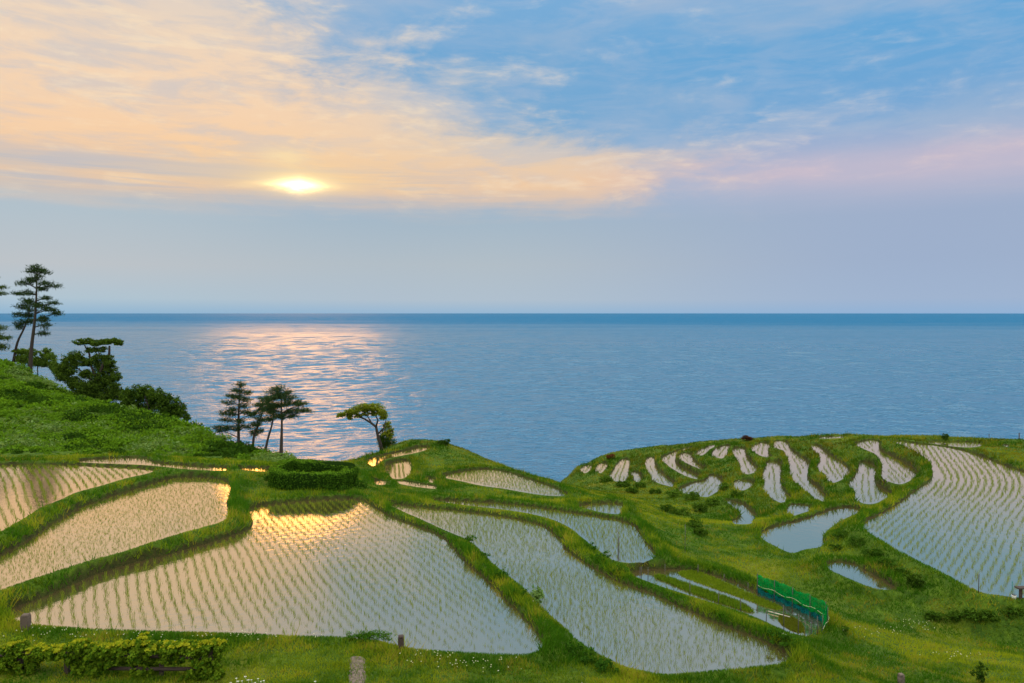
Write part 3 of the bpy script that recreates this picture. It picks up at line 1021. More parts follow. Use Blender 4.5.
# ------------------------------------------------------------------ leaf masses
def leaf_mass(blobs, per_m3, size, lo, hi, rng=RNG, shell=0.55, up=0.5, aspect=0.55):
    """blobs: (centre, (rx, ry, rz)); leaves fill the outer part of each, in clumps"""
    Vs, Fs, Cs, o = [], [], [], 0
    for c, r in blobs:
        r = np.asarray(r, float)
        k = max(60, int(11 * per_m3 * (r[0] * r[1] * r[2]) ** (2 / 3)))
        ncl = max(8, k // 26)
        u = unit(rng.normal(size=(ncl, 3)))
        cc = u * (shell + (1 - shell) * rng.random((ncl, 1)) ** 0.6)
        q = cc[rng.integers(0, ncl, k)] + rng.normal(size=(k, 3)) * 0.16
        Pp = np.asarray(c) + q * r
        V, Fq = leaves(Pp, 0.82 * size * (0.6 + 0.8 * rng.random(k)), aspect, up, unit(q) * 0.6, rng)
        Vs.append(V)
        Fs.append(Fq + o)
        o += len(V)
        Cs.append(np.repeat(tint(k, lo, hi, rng), 4, 0))
    return np.concatenate(Vs), np.concatenate(Fs), np.concatenate(Cs)


def undergrowth():
    Vs, Fs, Cs, o = [], [], [], 0
    x = -66 + 64 * RNG.random(60000)
    y = 37.5 + 40 * RNG.random(60000) ** 1.25
    foot = 39.4
    ok = (x < -0.315 * y + 0.9) & (y > foot) & (x > -0.80 * y)
    x, y = x[ok], y[ok]
    x, y = x[:4300], y[:4300]
    gz = ground(x, y)
    ok = gz > ZC - 9.6
    x, y, gz = x[ok], y[ok], gz[ok]
    for i in range(len(x)):
        r = (0.2 + 0.5 * RNG.random() ** 1.6) * min(1.0, 0.35 + (y[i] - foot) / 4)
        k = 66
        big = RNG.random()
        q = unit(RNG.normal(size=(k, 3)))
        q[:, 2] = np.abs(q[:, 2]) * 0.85
        q *= (0.55 + 0.45 * RNG.random((k, 1)))
        Pp = np.array([x[i], y[i], gz[i] - 0.06]) + q * np.array([r * 1.3, r * 1.3, r])
        s = (0.12 if big < 0.6 else 0.19) * (0.7 + y[i] / 130)
        V, Fq = leaves(Pp, s * (0.7 + 0.7 * RNG.random(k)), 0.6, 0.8, q * 0.6)
        kind = vnoise(np.array([x[i] * 0.38]), np.array([y[i] * 0.38]), 88)[0] * 0.75 + RNG.random() * 0.25
        lo, hi = ((0.010, 0.030, 0.004), (0.032, 0.075, 0.008)) if kind < 0.42 else (((0.038, 0.095, 0.006), (0.10, 0.20, 0.013)) if kind < 0.68 else ((0.05, 0.11, 0.02), (0.15, 0.23, 0.07)))
        Vs.append(V)
        Fs.append(Fq + o)
        o += len(V)
        Cs.append(np.repeat(tint(k, lo, hi), 4, 0))
    me = mesh_np('undergrowth', np.concatenate(Vs), np.concatenate(Fs), cols=np.concatenate(Cs))
    tag(obj('undergrowth', me, M['leaf']), 'thick leafy weeds covering the slope under the trees', 'undergrowth', kind='stuff')


undergrowth()


# ------------------------------------------------------------------ trees
def px_local(base, d):
    """turns a pixel at distance d into a point relative to the tree's foot"""
    return lambda px, py, dd=0.0: at_depth(px, py, d + dd) - np.asarray(base)


def pine(label, group, d, foot, trunk, pads_, dens=1.0, r0=0.13, ln=0.26, col=((0.012, 0.028, 0.010), (0.035, 0.062, 0.020))):
    b = at_depth(foot[0], foot[1], d)
    b[2] = min(b[2], float(ground(b[0], b[1])))
    t = empty('pine_tree', b, label, 'pine tree', group)
    L = px_local(b, d)
    pts = [np.zeros(3)] + [L(*q) for q in trunk]
    # smooth the trunk line
    pts = [np.array(p) for p in pts]
    fine = []
    for i in range(len(pts) - 1):
        for s in np.linspace(0, 1, 5)[:-1]:
            fine.append(pts[i] * (1 - s) + pts[i + 1] * s)
    fine.append(pts[-1])
    for _ in range(2):
        fine = [fine[0]] + [(fine[i - 1] + 2 * fine[i] + fine[i + 1]) / 4 for i in range(1, len(fine) - 1)] + [fine[-1]]
    g = Geo()
    nn = len(fine)
    g.tube(fine, [r0 * (1 - 0.8 * i / (nn - 1)) for i in range(nn)], 8)
    sc = d / F
    Ps, Ds = [], []
    for (px, py, rx, ry) in pads_:
        dz = random.uniform(-0.55, 0.55) * rx * sc
        c = L(px, py, dz)
        # limb from the trunk to the pad
        hts = [abs(f[2] - (c[2] - 0.12 - 0.15 * abs(c[0] - f[0]))) for f in fine]
        st = fine[int(np.argmin(hts))]
        mid = st * 0.5 + c * 0.5 + np.array([0, 0, 0.05])
        tip = c - np.array([0, 0, ry * sc * 0.3])
        g.tube([st, mid, tip], [r0 * 0.3, r0 * 0.22, r0 * 0.1], 5)
        for k in range(4):
            e = c + np.array([random.uniform(-1, 1) * rx * sc * 0.8, random.uniform(-1, 1) * rx * sc * 0.8, random.uniform(-0.3, 0.4) * ry * sc])
            g.tube([mid * 0.4 + tip * 0.6, e], [r0 * 0.12, r0 * 0.05], 4)
        nt_ = int(dens * (6 + rx * ry * 0.26))
        for k in range(nt_):
            q = RNG.normal(size=3)
            q = q / np.linalg.norm(q) * RNG.random() ** 0.45
            tc = c + q * np.array([rx, rx, ry]) * sc
            m = 26
            Ps.append(tc + RNG.normal(size=(m, 3)) * np.array([2.0, 2.0, 0.7]) * sc)
            Ds.append(RNG.normal(size=(m, 3)) + np.array([q[0] * 0.8, q[1] * 0.8, 0.45]))
    obj('trunk', g.mesh('trunk'), M['bark'], t)
    Ps, Ds = np.concatenate(Ps), np.concatenate(Ds)
    V, Fc = spray(Ps, Ds, ln * (0.5 + 0.6 * RNG.random(len(Ps))), 0.6 * sc)
    obj('crown', mesh_np('crown', V, Fc, cols=np.repeat(tint(len(Ps), *col), 3, 0)), M['needle'], t)
    return t


G1 = 'trees on the wooded slope'
G2 = 'pines at the sea edge behind the hedge'
pine('tallest pine with layered crown and bare lower trunk on the slope', G1, 71.0, (30, 370), [(31, 350), (35, 320), (36.5, 295), (37, 268)],
     [(38, 268, 6, 3), (33, 272, 5, 2.5), (44, 272, 5, 2.5), (36, 277, 7, 2.5), (24, 283, 6, 2.4), (32, 281, 5, 2), (46, 283, 5, 2), (53, 286, 6, 1.8), (42, 289, 5, 2.4), (19, 294, 7, 2), (28, 293, 5, 2.2),
      (46, 298, 4, 1.8), (53, 303, 4, 1.6), (40, 305, 4, 2.5), (46, 308, 5, 3), (56, 313, 6, 2.2), (50, 310, 4, 2), (43, 318, 4, 4), (45, 325, 4, 5), (43, 333, 4, 2.5), (30, 303, 4, 3)], 1.2, 0.2, 0.34)
pine('slim pine leaning over beside the tallest pine', G1, 72.5, (12, 362), [(17, 342), (24, 329), (29, 316), (30, 306)],
     [(26, 302, 7, 2.8), (21, 307, 6, 3), (31, 309, 6, 3), (20, 315, 5, 3), (27, 316, 6, 3), (22, 323, 5, 3.5), (19, 327, 3, 2.5), (31, 321, 4, 2.5)], 1.2, 0.135, 0.34)
pine('pine cut off by the picture edge with only branch ends showing', G1, 71.0, (-14, 374), [(-13, 345), (-12, 310), (-12, 282)],
     [(-12, 280, 10, 4), (-2, 288, 6, 1.8), (0, 294, 5, 1.6), (-16, 292, 9, 3), (-1, 328, 5, 3), (3, 338, 6, 2.2), (-4, 336, 6, 4), (2, 346, 5, 2.2), (-5, 348, 8, 4)], 1.1, 0.2, 0.34,
     col=((0.02, 0.042, 0.010), (0.06, 0.095, 0.022)))
pine('upright conical pine, apart from the flat topped one', G2, 46.5, (238.5, 441), [(238.5, 425), (239, 405), (240, 384)],
     [(240.5, 385, 3.5, 3), (239, 390, 6, 2.6), (244, 393, 6, 2.2), (233, 396, 6, 2), (238, 398, 5, 2.4), (247, 400, 6, 1.8), (230, 403, 6, 1.8), (242, 406, 6, 2.2), (235, 409, 6, 2.2), (224, 413, 6, 1.8), (232, 414, 5, 2), (246, 412, 6, 2), (251, 415, 4, 1.5), (228, 420, 6, 2), (240, 421, 6, 2), (219, 427, 5, 1.5), (227, 428, 7, 2.3), (237, 428, 5, 2.5), (246, 427, 6, 2), (222, 431, 5, 1.6)], 1.0, 0.11)
pine('short bent pine squeezed between its two neighbours', G2, 46.0, (252, 441), [(254, 433), (259, 425), (262, 414), (264, 402)],
     [(264, 400, 7, 3), (258, 405, 6, 3), (262, 410, 6, 3), (256, 415, 6, 3), (261, 420, 5, 3), (255, 425, 4, 3), (258, 431, 5, 2), (253, 434, 4, 2)], 1.1, 0.09)
pine('thin pine with a slanting trunk crossing into its neighbour crown', G2, 44.5, (264.5, 449), [(268, 438), (271.5, 427), (274, 415), (274, 404)],
     [(272, 398, 6, 3), (268, 404, 6, 3), (276, 406, 5, 3), (270, 412, 6, 2.5), (276, 416, 5, 2.2), (268, 420, 4, 2)], 1.1, 0.085)
pine('flat topped pine with straight trunk nearest the ring hedge', G2, 43.2, (281, 456.5), [(281.5, 440), (282, 420), (281, 392)],
     [(279, 389, 6, 3), (274, 393, 7, 3), (286, 393, 7, 3), (280, 397, 8, 3), (270, 399, 6, 3), (290, 398, 6, 2.5), (296, 403, 6, 2.2), (286, 404, 7, 3), (277, 405, 7, 3), (301, 405, 5, 1.8), (306, 411, 6, 1.6), (297, 411, 6, 2), (288, 412, 6, 2.5), (274, 411, 6, 2.5), (281, 417, 5, 2), (291, 417, 5, 1.8), (268, 408, 5, 2.5)], 1.1, 0.12)


def broadleaf(label, group, d, foot, limbs, blobs, size=0.13, dens=420, r0=0.16, lo=(0.02, 0.05, 0.007), hi=(0.07, 0.125, 0.012), name='broadleaf_tree', cat='tree', shell=0.5):
    b = at_depth(foot[0], foot[1], d)
    b[2] = min(b[2], float(ground(b[0], b[1])))
    t = empty(name, b, label, cat, group)
    L = px_local(b, d)
    g = Geo()
    for limb in limbs:
        pts = [L(*q[:2]) for q in limb['p']]
        if limb.get('root'): pts = [np.zeros(3)] + pts
        for i in range(1, len(pts)):
            pts[i] = pts[i] + np.array([0, random.uniform(-0.25, 0.25), 0])
        k = len(pts)
        ra = limb['r']
        g.tube(pts, [ra * (1 - 0.65 * i / max(1, k - 1)) for i in range(k)], 7)
    sc = d / F
    bl = []
    blobs = list(blobs) + [(px + random.uniform(-.7, .7) * rx, py + random.uniform(0.2, 1.0) * ry, rx * 0.7, ry * 0.7) for (px, py, rx, ry) in blobs]
    for (px, py, rx, ry) in blobs:
        dd = random.uniform(-0.7, 0.7) * rx * sc
        c = L(px, py, dd)
        bl.append((c, (rx * sc * 1.15, rx * sc, ry * sc * 1.25)))
        for k in range(3):
            e = c + np.array([random.uniform(-.7, .7) * rx * sc, random.uniform(-.7, .7) * rx * sc, random.uniform(-.3, .5) * ry * sc])
            s = c - np.array([0, 0, ry * sc * 0.9])
            g.tube([s, e], [0.025, 0.01], 4)
    obj('trunk', g.mesh('trunk'), M['bark'], t)
    V, Fq, Cc = leaf_mass(bl, dens, size, lo, hi, shell=shell)
    obj('crown', mesh_np('crown', V, Fq, cols=Cc), M['leaf'], t)
    return t


broadleaf('gnarled spreading tree with a flat open top on the slope', G1, 63.5, (95, 405),
          [dict(root=1, p=[(96, 390), (98, 375), (104, 364), (108, 354), (110, 346)], r=0.22), dict(p=[(97, 378), (92, 366), (88, 354), (84, 345)], r=0.13), dict(p=[(104, 364), (99, 355), (96, 346)], r=0.08), dict(p=[(96, 386), (84, 374), (74, 366)], r=0.1), dict(p=[(98, 380), (108, 376), (113, 374)], r=0.08)],
          [(80, 342, 6, 2.2), (88, 341, 6, 2.2), (97, 343, 6, 2.4), (106, 342, 6, 2.2), (115, 341, 6, 2.3), (119, 343, 4, 2), (99, 357, 5, 3), (107, 358, 5, 3), (92, 361, 6, 3.5), (110, 363, 5, 3), (102, 366, 6, 4), (100, 376, 7, 5), (102, 349, 4, 2.2), (91, 350, 5, 2.5), (76, 355, 6, 3.5), (68, 360, 6, 4), (64, 367, 6, 4), (72, 369, 6, 4), (82, 362, 5, 3), (62, 376, 6, 4), (86, 374, 6, 3.5), (112, 369, 5, 3), (116, 376, 5, 4), (108, 379, 6, 4), (98, 386, 8, 5), (84, 386, 8, 5), (112, 388, 7, 5), (74, 382, 7, 5), (92, 394, 9, 5), (106, 396, 8, 5), (118, 394, 6, 5), (80, 394, 8, 4)],
          0.165, 400, shell=0.4, lo=(0.010, 0.028, 0.005), hi=(0.075, 0.13, 0.016))
broadleaf('low dark rounded tree sloping down towards the sea', G1, 57, (150, 418),
          [dict(root=1, p=[(149, 405), (146, 396)], r=0.1), dict(p=[(150, 412), (160, 404), (168, 400)], r=0.07), dict(p=[(150, 412), (138, 404), (132, 398)], r=0.07)],
          [(130, 394, 7, 5), (138, 391, 7, 5), (147, 391, 7, 5), (156, 394, 7, 5), (164, 398, 7, 5), (171, 402, 7, 5), (178, 408, 7, 5), (184, 415, 5, 4), (174, 412, 7, 5), (128, 403, 7, 6), (138, 402, 8, 6), (163, 408, 7, 5), (146, 409, 7, 4), (132, 409, 6, 4), (170, 417, 6, 3), (152, 403, 6, 5)],
          0.17, 330, shell=0.35, lo=(0.008, 0.024, 0.004), hi=(0.065, 0.12, 0.014))
broadleaf('loose light green sapling thicket behind the tallest pine', G1, 73, (38, 376),
          [dict(root=1, p=[(38, 364), (34, 354)], r=0.06), dict(p=[(38, 366), (45, 356), (47, 350)], r=0.05), dict(p=[(36, 366), (25, 354)], r=0.05)],
          [(20, 351, 5, 2.5), (27, 353, 5, 3), (35, 352, 4, 2.5), (44, 353, 4, 3), (50, 356, 5, 3), (24, 359, 6, 4), (33, 361, 6, 4), (43, 362, 6, 4), (53, 364, 5, 4), (18, 358, 4, 3), (48, 350, 3, 2), (58, 369, 6, 4)],
          0.17, 360, lo=(0.04, 0.09, 0.012), hi=(0.11, 0.18, 0.025), shell=0.4)
broadleaf('wind bent tree leaning to one side alone over the water', 'single tree on the knoll', 51.5, (382, 452),
          [dict(root=1, p=[(381, 444), (378, 435), (376, 427), (371, 422), (364, 419), (356, 415)], r=0.13), dict(p=[(376, 427), (378, 420), (374, 414), (368, 409)], r=0.07), dict(p=[(378, 434), (384, 428), (386, 420)], r=0.06), dict(p=[(371, 422), (368, 416), (362, 411)], r=0.05)],
          [(341, 415, 4, 1.8), (347, 413, 5, 2.4), (354, 411, 6, 2.8), (361, 408, 6, 3), (368, 406, 6, 2.6), (375, 407, 6, 3), (381, 411, 5, 3.4), (384, 416, 4, 3), (350, 417, 4, 1.8), (358, 416, 4, 1.8), (366, 413, 4, 2), (374, 413, 3, 2), (387, 424, 3.5, 2.6), (385, 431, 4, 3.4), (390, 434, 3.5, 3), (392, 430, 2.5, 2)],
          0.11, 760, lo=(0.06, 0.10, 0.008), hi=(0.20, 0.23, 0.02), shell=0.35)


def bush(label, group, c, r, size=0.1, dens=420, lo=(0.02, 0.05, 0.006), hi=(0.07, 0.13, 0.012), name='shrub', cat='shrub', lobes=5, leaf_up=0.5):
    b = np.array([c[0], c[1], float(ground(c[0], c[1]))])
    bl = [(np.array([0, 0, r[2] * 0.55]), np.array(r) * 0.75)]
    for k in range(lobes):
        t = RNG.random() * 6.28
        bl.append((np.array([math.cos(t) * r[0] * 0.42, math.sin(t) * r[1] * 0.42, r[2] * (0.35 + 0.6 * RNG.random())]), np.array(r) * (0.35 + 0.2 * RNG.random())))
    V, Fq, Cc = leaf_mass(bl, dens, size, lo, hi, up=leaf_up)
    V[:, 2] = np.maximum(V[:, 2], -0.05)
    o = obj(name, mesh_np(name, V, Fq, cols=Cc), M['leaf'], None, b)
    return tag(o, label, cat, group)


def on_ground(px, py):
    """where the line of sight through a pixel meets the ground"""
    r = ray(px, py)
    ds = np.arange(12, 110, 0.05)
    q = r[None] * (ds / r[1])[:, None]
    hit = np.where(q[:, 2] + ZC <= ground(q[:, 0], q[:, 1]))[0]
    k = hit[0] if len(hit) else len(ds) - 1
    return np.array([q[k, 0], q[k, 1], q[k, 2] + ZC])


def spot(px, py, d=None, z=None):
    if d is None:
        return on_ground(px, py)
    return at_depth(px, py, d) if d else at_level(px, py, z)


DK = dict(lo=(0.012, 0.034, 0.005), hi=(0.045, 0.09, 0.01))
bush('dark shrub at the foot of the wind bent tree', None, spot(387, 446, 52.5), (0.85, 0.8, 0.85), 0.1, 480, **DK)
bush('small dark shrub on the round grass knoll', None, spot(444, 445.5), (0.5, 0.4, 0.3), 0.1, 480, **DK)
bush('dark red shrub on the fan crest', None, spot(747, 441.0), (0.6, 0.45, 0.34), 0.12, 420, lo=(0.03, 0.02, 0.010), hi=(0.075, 0.028, 0.018))
bush('reddish brown shrub low on the crest close to the sea end', None, spot(611, 459), (0.5, 0.4, 0.32), 0.12, 420, lo=(0.05, 0.03, 0.012), hi=(0.14, 0.05, 0.02))
bush('tiny dark shrub standing out against the sea on the crest', None, spot(945, 439.5), (0.3, 0.3, 0.36), 0.09, 480, **DK)
bush('dark upright shrub at the bottom lawn corner', None, spot(978, 684, z=-8.5), (0.20, 0.18, 0.36), 0.06, 800, **DK)
bush('rounded shrub on the bank at the end of the narrow dark pool', None, spot(915, 588, z=-9.45), (0.36, 0.3, 0.36), 0.07, 620, **DK)
bush('grass tussock clump above the mottled stone path', None, spot(371, 641.5, z=-7.55), (0.62, 0.3, 0.17), 0.042, 1500, lo=(0.02, 0.07, 0.006), hi=(0.06, 0.15, 0.01), leaf_up=0.9)
bush('leafy white flecked weed clump on the bank between the two large paddies', None, spot(535, 603, z=-7.75), (0.28, 0.28, 0.3), 0.07, 600, lo=(0.05, 0.12, 0.02), hi=(0.16, 0.26, 0.08))
k = 0
for (px, py, zz, r) in ((690, 500, -10.9, .6), (700, 512, -10.4, .55), (682, 515, -10.7, .5), (668, 512, -10.9, .5), (694, 527, -10.2, .5), (700, 536, -9.9, .4), (672, 498, -11.6, .5), (655, 494, -12.1, .5), (640, 488, -12.6, .55), (622, 487, -12.9, .6), (606, 482, -13.5, .55), (632, 493, -12.2, .5), (712, 505, -11.6, .5), (738, 497, -11.9, .5), (725, 490, -12.3, .5)):
    tint_ = dict(lo=(0.02, 0.055, 0.006), hi=(0.06, 0.115, 0.012)) if k % 2 else dict(lo=(0.03, 0.075, 0.008), hi=(0.08, 0.15, 0.015))
    bush('low leafy bush among the weeds of the grassy ravine', 'low bushes of the ravine', spot(px, py, z=zz), (r, r * 0.9, r * 0.62), 0.1, 380, **tint_)
    k += 1
k = 0
for (px, py, zz) in ((468, 545, -7.85), (482, 560, -7.8), (500, 580, -7.8), (520, 595, -7.8), (575, 655, -7.9), (592, 664, -7.9), (608, 672, -7.9), (590, 550, -8.3), (603, 562, -8.3), (620, 573, -8.3), (775, 641, -8.3), (788, 646, -8.4)):
    bush('dark green weed tuft on the grassy bank beside paddy water', 'weed tufts along the banks', spot(px, py, z=zz), (0.26 + 0.1 * RNG.random(), 0.25, 0.17 + 0.08 * RNG.random()), 0.07, 560, lo=(0.015, 0.055, 0.006), hi=(0.05, 0.13, 0.012), leaf_up=0.8, name='weed_tuft', cat='weed', lobes=2)
for (px, py, zz, r) in ((840, 538, -9.4, .5), (858, 545, -9.4, .5), (872, 557, -9.4, .5), (888, 567, -9.4, .45), (902, 575, -9.4, .35), (836, 550, -9.6, .35)):
    bush('leafy weed mound on the bank under the large curved paddy', 'weed mounds below the curved paddy', spot(px, py, z=zz), (r, r * 0.8, r * 0.5), 0.08, 480, lo=(0.018, 0.055, 0.006), hi=(0.055, 0.12, 0.012), leaf_up=0.7, name='weed_mound', cat='weed', lobes=3)
for (px, py, zz, r) in ((955, 616, -9.6, .4), (972, 614, -9.6, .45), (990, 616, -9.7, .4), (935, 614, -9.7, .4), (1012, 612, -9.6, .4), (845, 627, -9.3, .22)):
    bush('tall dark grass clump on the shaded bank above the lawn', 'tall grass clumps on the bank', spot(px, py + 6, z=zz), (r, r * 0.7, r * 0.5), 0.09, 520, lo=(0.022, 0.06, 0.006), hi=(0.07, 0.135, 0.014), leaf_up=1.0, name='grass_clump', cat='grass clump')


# ------------------------------------------------------------------ clipped ring hedge
def hedge():
    c = at_level(316, 480, -7.5)
    cx = c[0] + 0.06
    cy = 32.95
    zb = float(ground(cx, 31.6))
    a, b, hw, ht = 1.58, 1.25, 0.24, 0.70
    ts = np.linspace(0, 2 * math.pi, 61)[:-1]
    ring = np.stack([np.sign(np.cos(ts)) * np.abs(np.cos(ts)) ** 0.55 * a, np.sign(np.sin(ts)) * np.abs(np.sin(ts)) ** 0.55 * b], 1)
    nx = np.roll(ring, -1, 0) - np.roll(ring, 1, 0)
    nr = unit(np.stack([nx[:, 1], -nx[:, 0]], 1))
    V, Fq = [], []
    prof = [(-hw, 0), (-hw, ht * 0.85), (-hw * 0.6, ht), (hw * 0.6, ht), (hw, ht * 0.85), (hw, 0)]
    zg = np.array([float(ground(cx + q[0], cy + q[1])) - zb for q in ring])
    for q, n_, g0 in zip(ring, nr, zg):
        for o_, h_ in prof:
            V.append((q[0] + n_[0] * o_ * 0.8, q[1] + n_[1] * o_ * 0.8, g0 * (1 - h_ / ht) + h_ * 0.93 - (0.1 if h_ == 0 else 0)))
    m = len(prof)
    for i in range(60):
        for k in range(m - 1):
            i2 = (i + 1) % 60
            Fq.append((i * m + k, i2 * m + k, i2 * m + k + 1, i * m + k + 1))
    V, Fq = np.array(V), np.array(Fq)
    # leaves over the whole surface
    nl = 15000
    i = RNG.integers(0, 60, nl)
    f = RNG.random(nl)[:, None]
    q = ring[i] * (1 - f) + ring[(i + 1) % 60] * f
    n_ = nr[i]
    u = RNG.random(nl) * (2 * ht + 2 * hw)
    off = np.where(u < ht, -hw, np.where(u > ht + 2 * hw, hw, u - ht - hw))
    hh = np.where(u < ht, u, np.where(u > ht + 2 * hw, 2 * ht + 2 * hw - u, ht))
    hh = hh + (vnoise(q[:, 0] * 4, q[:, 1] * 4, 5) - 0.5) * 0.1
    jit = (vnoise(q[:, 0] * 5 + 9, hh * 5, 8) - 0.5) * 0.12
    Pp = np.stack([q[:, 0] + n_[:, 0] * (off * 1.0 + np.sign(off) * jit), q[:, 1] + n_[:, 1] * (off + np.sign(off) * jit), zg[i] * 0.7 + hh], 1) + RNG.normal(size=(nl, 3)) * 0.025
    outw = np.stack([n_[:, 0] * np.sign(off), n_[:, 1] * np.sign(off), np.where(np.abs(off) < hw, 1.2, 0.2)], 1)
    V2, F2 = leaves(Pp, 0.07 * (0.7 + 0.7 * RNG.random(nl)), 0.6, 0.2, outw)
    cc = np.repeat(tint(nl, (0.016, 0.05, 0.005), (0.055, 0.125, 0.010)), 4, 0)
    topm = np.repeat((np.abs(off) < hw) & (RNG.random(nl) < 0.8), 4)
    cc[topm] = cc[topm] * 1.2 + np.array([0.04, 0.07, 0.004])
    allV = np.concatenate([V, V2])
    allF = np.concatenate([Fq, F2 + len(V)])
    allC = np.concatenate([np.tile([[0.012, 0.03, 0.004]], (len(V), 1)), cc])
    o = obj('hedge', mesh_np('hedge', allV, allF, cols=allC), M['leaf'], None, (cx, cy, zb))
    tag(o, 'clipped hedge planted as a hollow ring on the grass behind the widest paddy', 'hedge')
    for (px, py, r) in ((268, 480, 0.24), (362, 489, 0.3), (342, 492, 0.2)):
        bush('small weed bush at the foot of the ring hedge', 'weed bushes round the hedge', spot(px, py, z=-7.5), (r, r, r), 0.06, 600, lo=(0.015, 0.05, 0.006), hi=(0.05, 0.12, 0.012))


hedge()


# ------------------------------------------------------------------ seedling bed, stakes and the green net
def bed(label, pts, hgt, lo, hi):
    z0 = ZC - 8.8
    poly = np.array([at_level(x, y, -8.78)[:2] for x, y in chaikin(pts, 1)])
    lo2, hi2 = poly.min(0), poly.max(0)
    nn = 26000
    q = lo2 + RNG.random((nn, 2)) * (hi2 - lo2)
    q = q[sdist(poly, q) < 0.0]
    Dv = np.concatenate([RNG.normal(size=(len(q), 2)) * 0.25, np.ones((len(q), 1))], 1)
    V, Fq = spray(np.concatenate([q, np.full((len(q), 1), z0 - 0.02)], 1), Dv, hgt * (0.6 + 0.6 * RNG.random(len(q))), 0.03)
    tag(obj('seedling_bed', mesh_np('seedling_bed', V, Fq, cols=np.repeat(tint(len(q), lo, hi), 3, 0)), M['blade']), label, 'seedling bed', kind='stuff')


bed('dense green seedling strip along the front of the fenced bed', [(652, 576.5), (662, 574.5), (700, 588), (740, 601), (752, 609), (755, 613), (730, 606), (690, 592), (665, 581)], 0.12, (0.05, 0.11, 0.008), (0.12, 0.20, 0.014))
bed('dense paler seedling strip on the net side of the fenced bed', [(675, 573), (686, 569.5), (700, 571), (730, 584), (760, 597), (786, 608), (775, 610), (740, 597), (700, 583)], 0.08, (0.07, 0.13, 0.008), (0.15, 0.22, 0.014))
bed('sparse olive seedling patch inside the net corner', [(780, 612), (800, 620), (806, 631), (796, 632), (778, 622)], 0.06, (0.07, 0.10, 0.01), (0.13, 0.15, 0.02))

STK = 'thin stakes round the seedling bed'


def stake(px, py, h, r=0.012, z=-8.75, label=None, group=STK, mat='metal', lean=0.0):
    q = at_level(px, py, z)
    gz = float(ground(q[0], q[1])) - 0.08
    g = Geo().tube([(0, 0, 0), (lean * 0.5, 0, (h + 0.08) * 0.5), (lean, 0, h + 0.08)], [r, r, r * 0.9], 6)
    o = obj('stake', g.mesh('stake'), M[mat], None, (q[0], q[1], gz))
    tag(o, label or 'thin dark stake planted round the fenced seedling bed', 'stake', group)
    return q[0], q[1], gz + 0.08 + h


tops = []
for px, py, h in ((619, 563, 0.9), (641, 582, 0.45), (648, 586, 0.5), (690, 600, 0.5), (718, 608, 0.42), (741, 614, 0.42), (766, 622, 0.45), (784, 634, 0.72), (798, 638, 0.6), (805, 638, 0.45), (811, 633, 0.5), (818, 636, 0.5)):
    tops.append(stake(px, py, h, lean=random.uniform(-0.03, 0.03)))
for px, py, h in ((640, 570, 0.4), (665, 567, 0.4), (698, 569, 0.45), (724, 577, 0.4), (748, 586, 0.4)):
    stake(px, py, h, z=-8.65)
stake(618, 556, 1.2, z=-8.5, label='tall thin pole rising in front of the tapering paddy', group=None)
stake(685, 556, 1.1, z=-9.1, label='tall thin pale pole standing in the ravine grass', group=None, r=0.011)
for k, px in enumerate((766, 741)):
    pass
# low wire from stake to stake
g = Geo()
for a, b in zip(tops[5:], tops[6:]):
    a_, b_ = np.array(a) - np.array([0, 0, 0.08]), np.array(b) - np.array([0, 0, 0.08])
    m_ = (a_ + b_) / 2 - np.array([0, 0, 0.05])
    g.tube([a_, m_, b_], 0.006, 5)
tag(obj('fence_wire', g.mesh('fence_wire'), M['metal']), 'thin sagging wire strung between the seedling bed stakes', 'wire')
# pale boards on the water
for (x0, y0, x1, y1) in ((768, 611, 790, 617),):
    a_, b_ = at_level(x0, y0, -8.76), at_level(x1, y1, -8.76)
    g = Geo().tube([a_, b_], 0.013, 6)
    tag(obj('bed_batten', g.mesh('bed_batten'), M['bed_line']), 'pale batten floating on the water of the seedling bed', 'batten')
a_, b_ = at_level(778, 637, -8.5), at_level(794, 644, -8.5)
for q in (a_, b_): q[2] = max(q[2], float(ground(q[0], q[1])) + 0.03)
tag(obj('bed_batten', Geo().tube([a_, b_], 0.028, 6).mesh('bed_batten'), M['bed_line']), 'pale batten lying on the grass bank outside the seedling bed', 'batten')


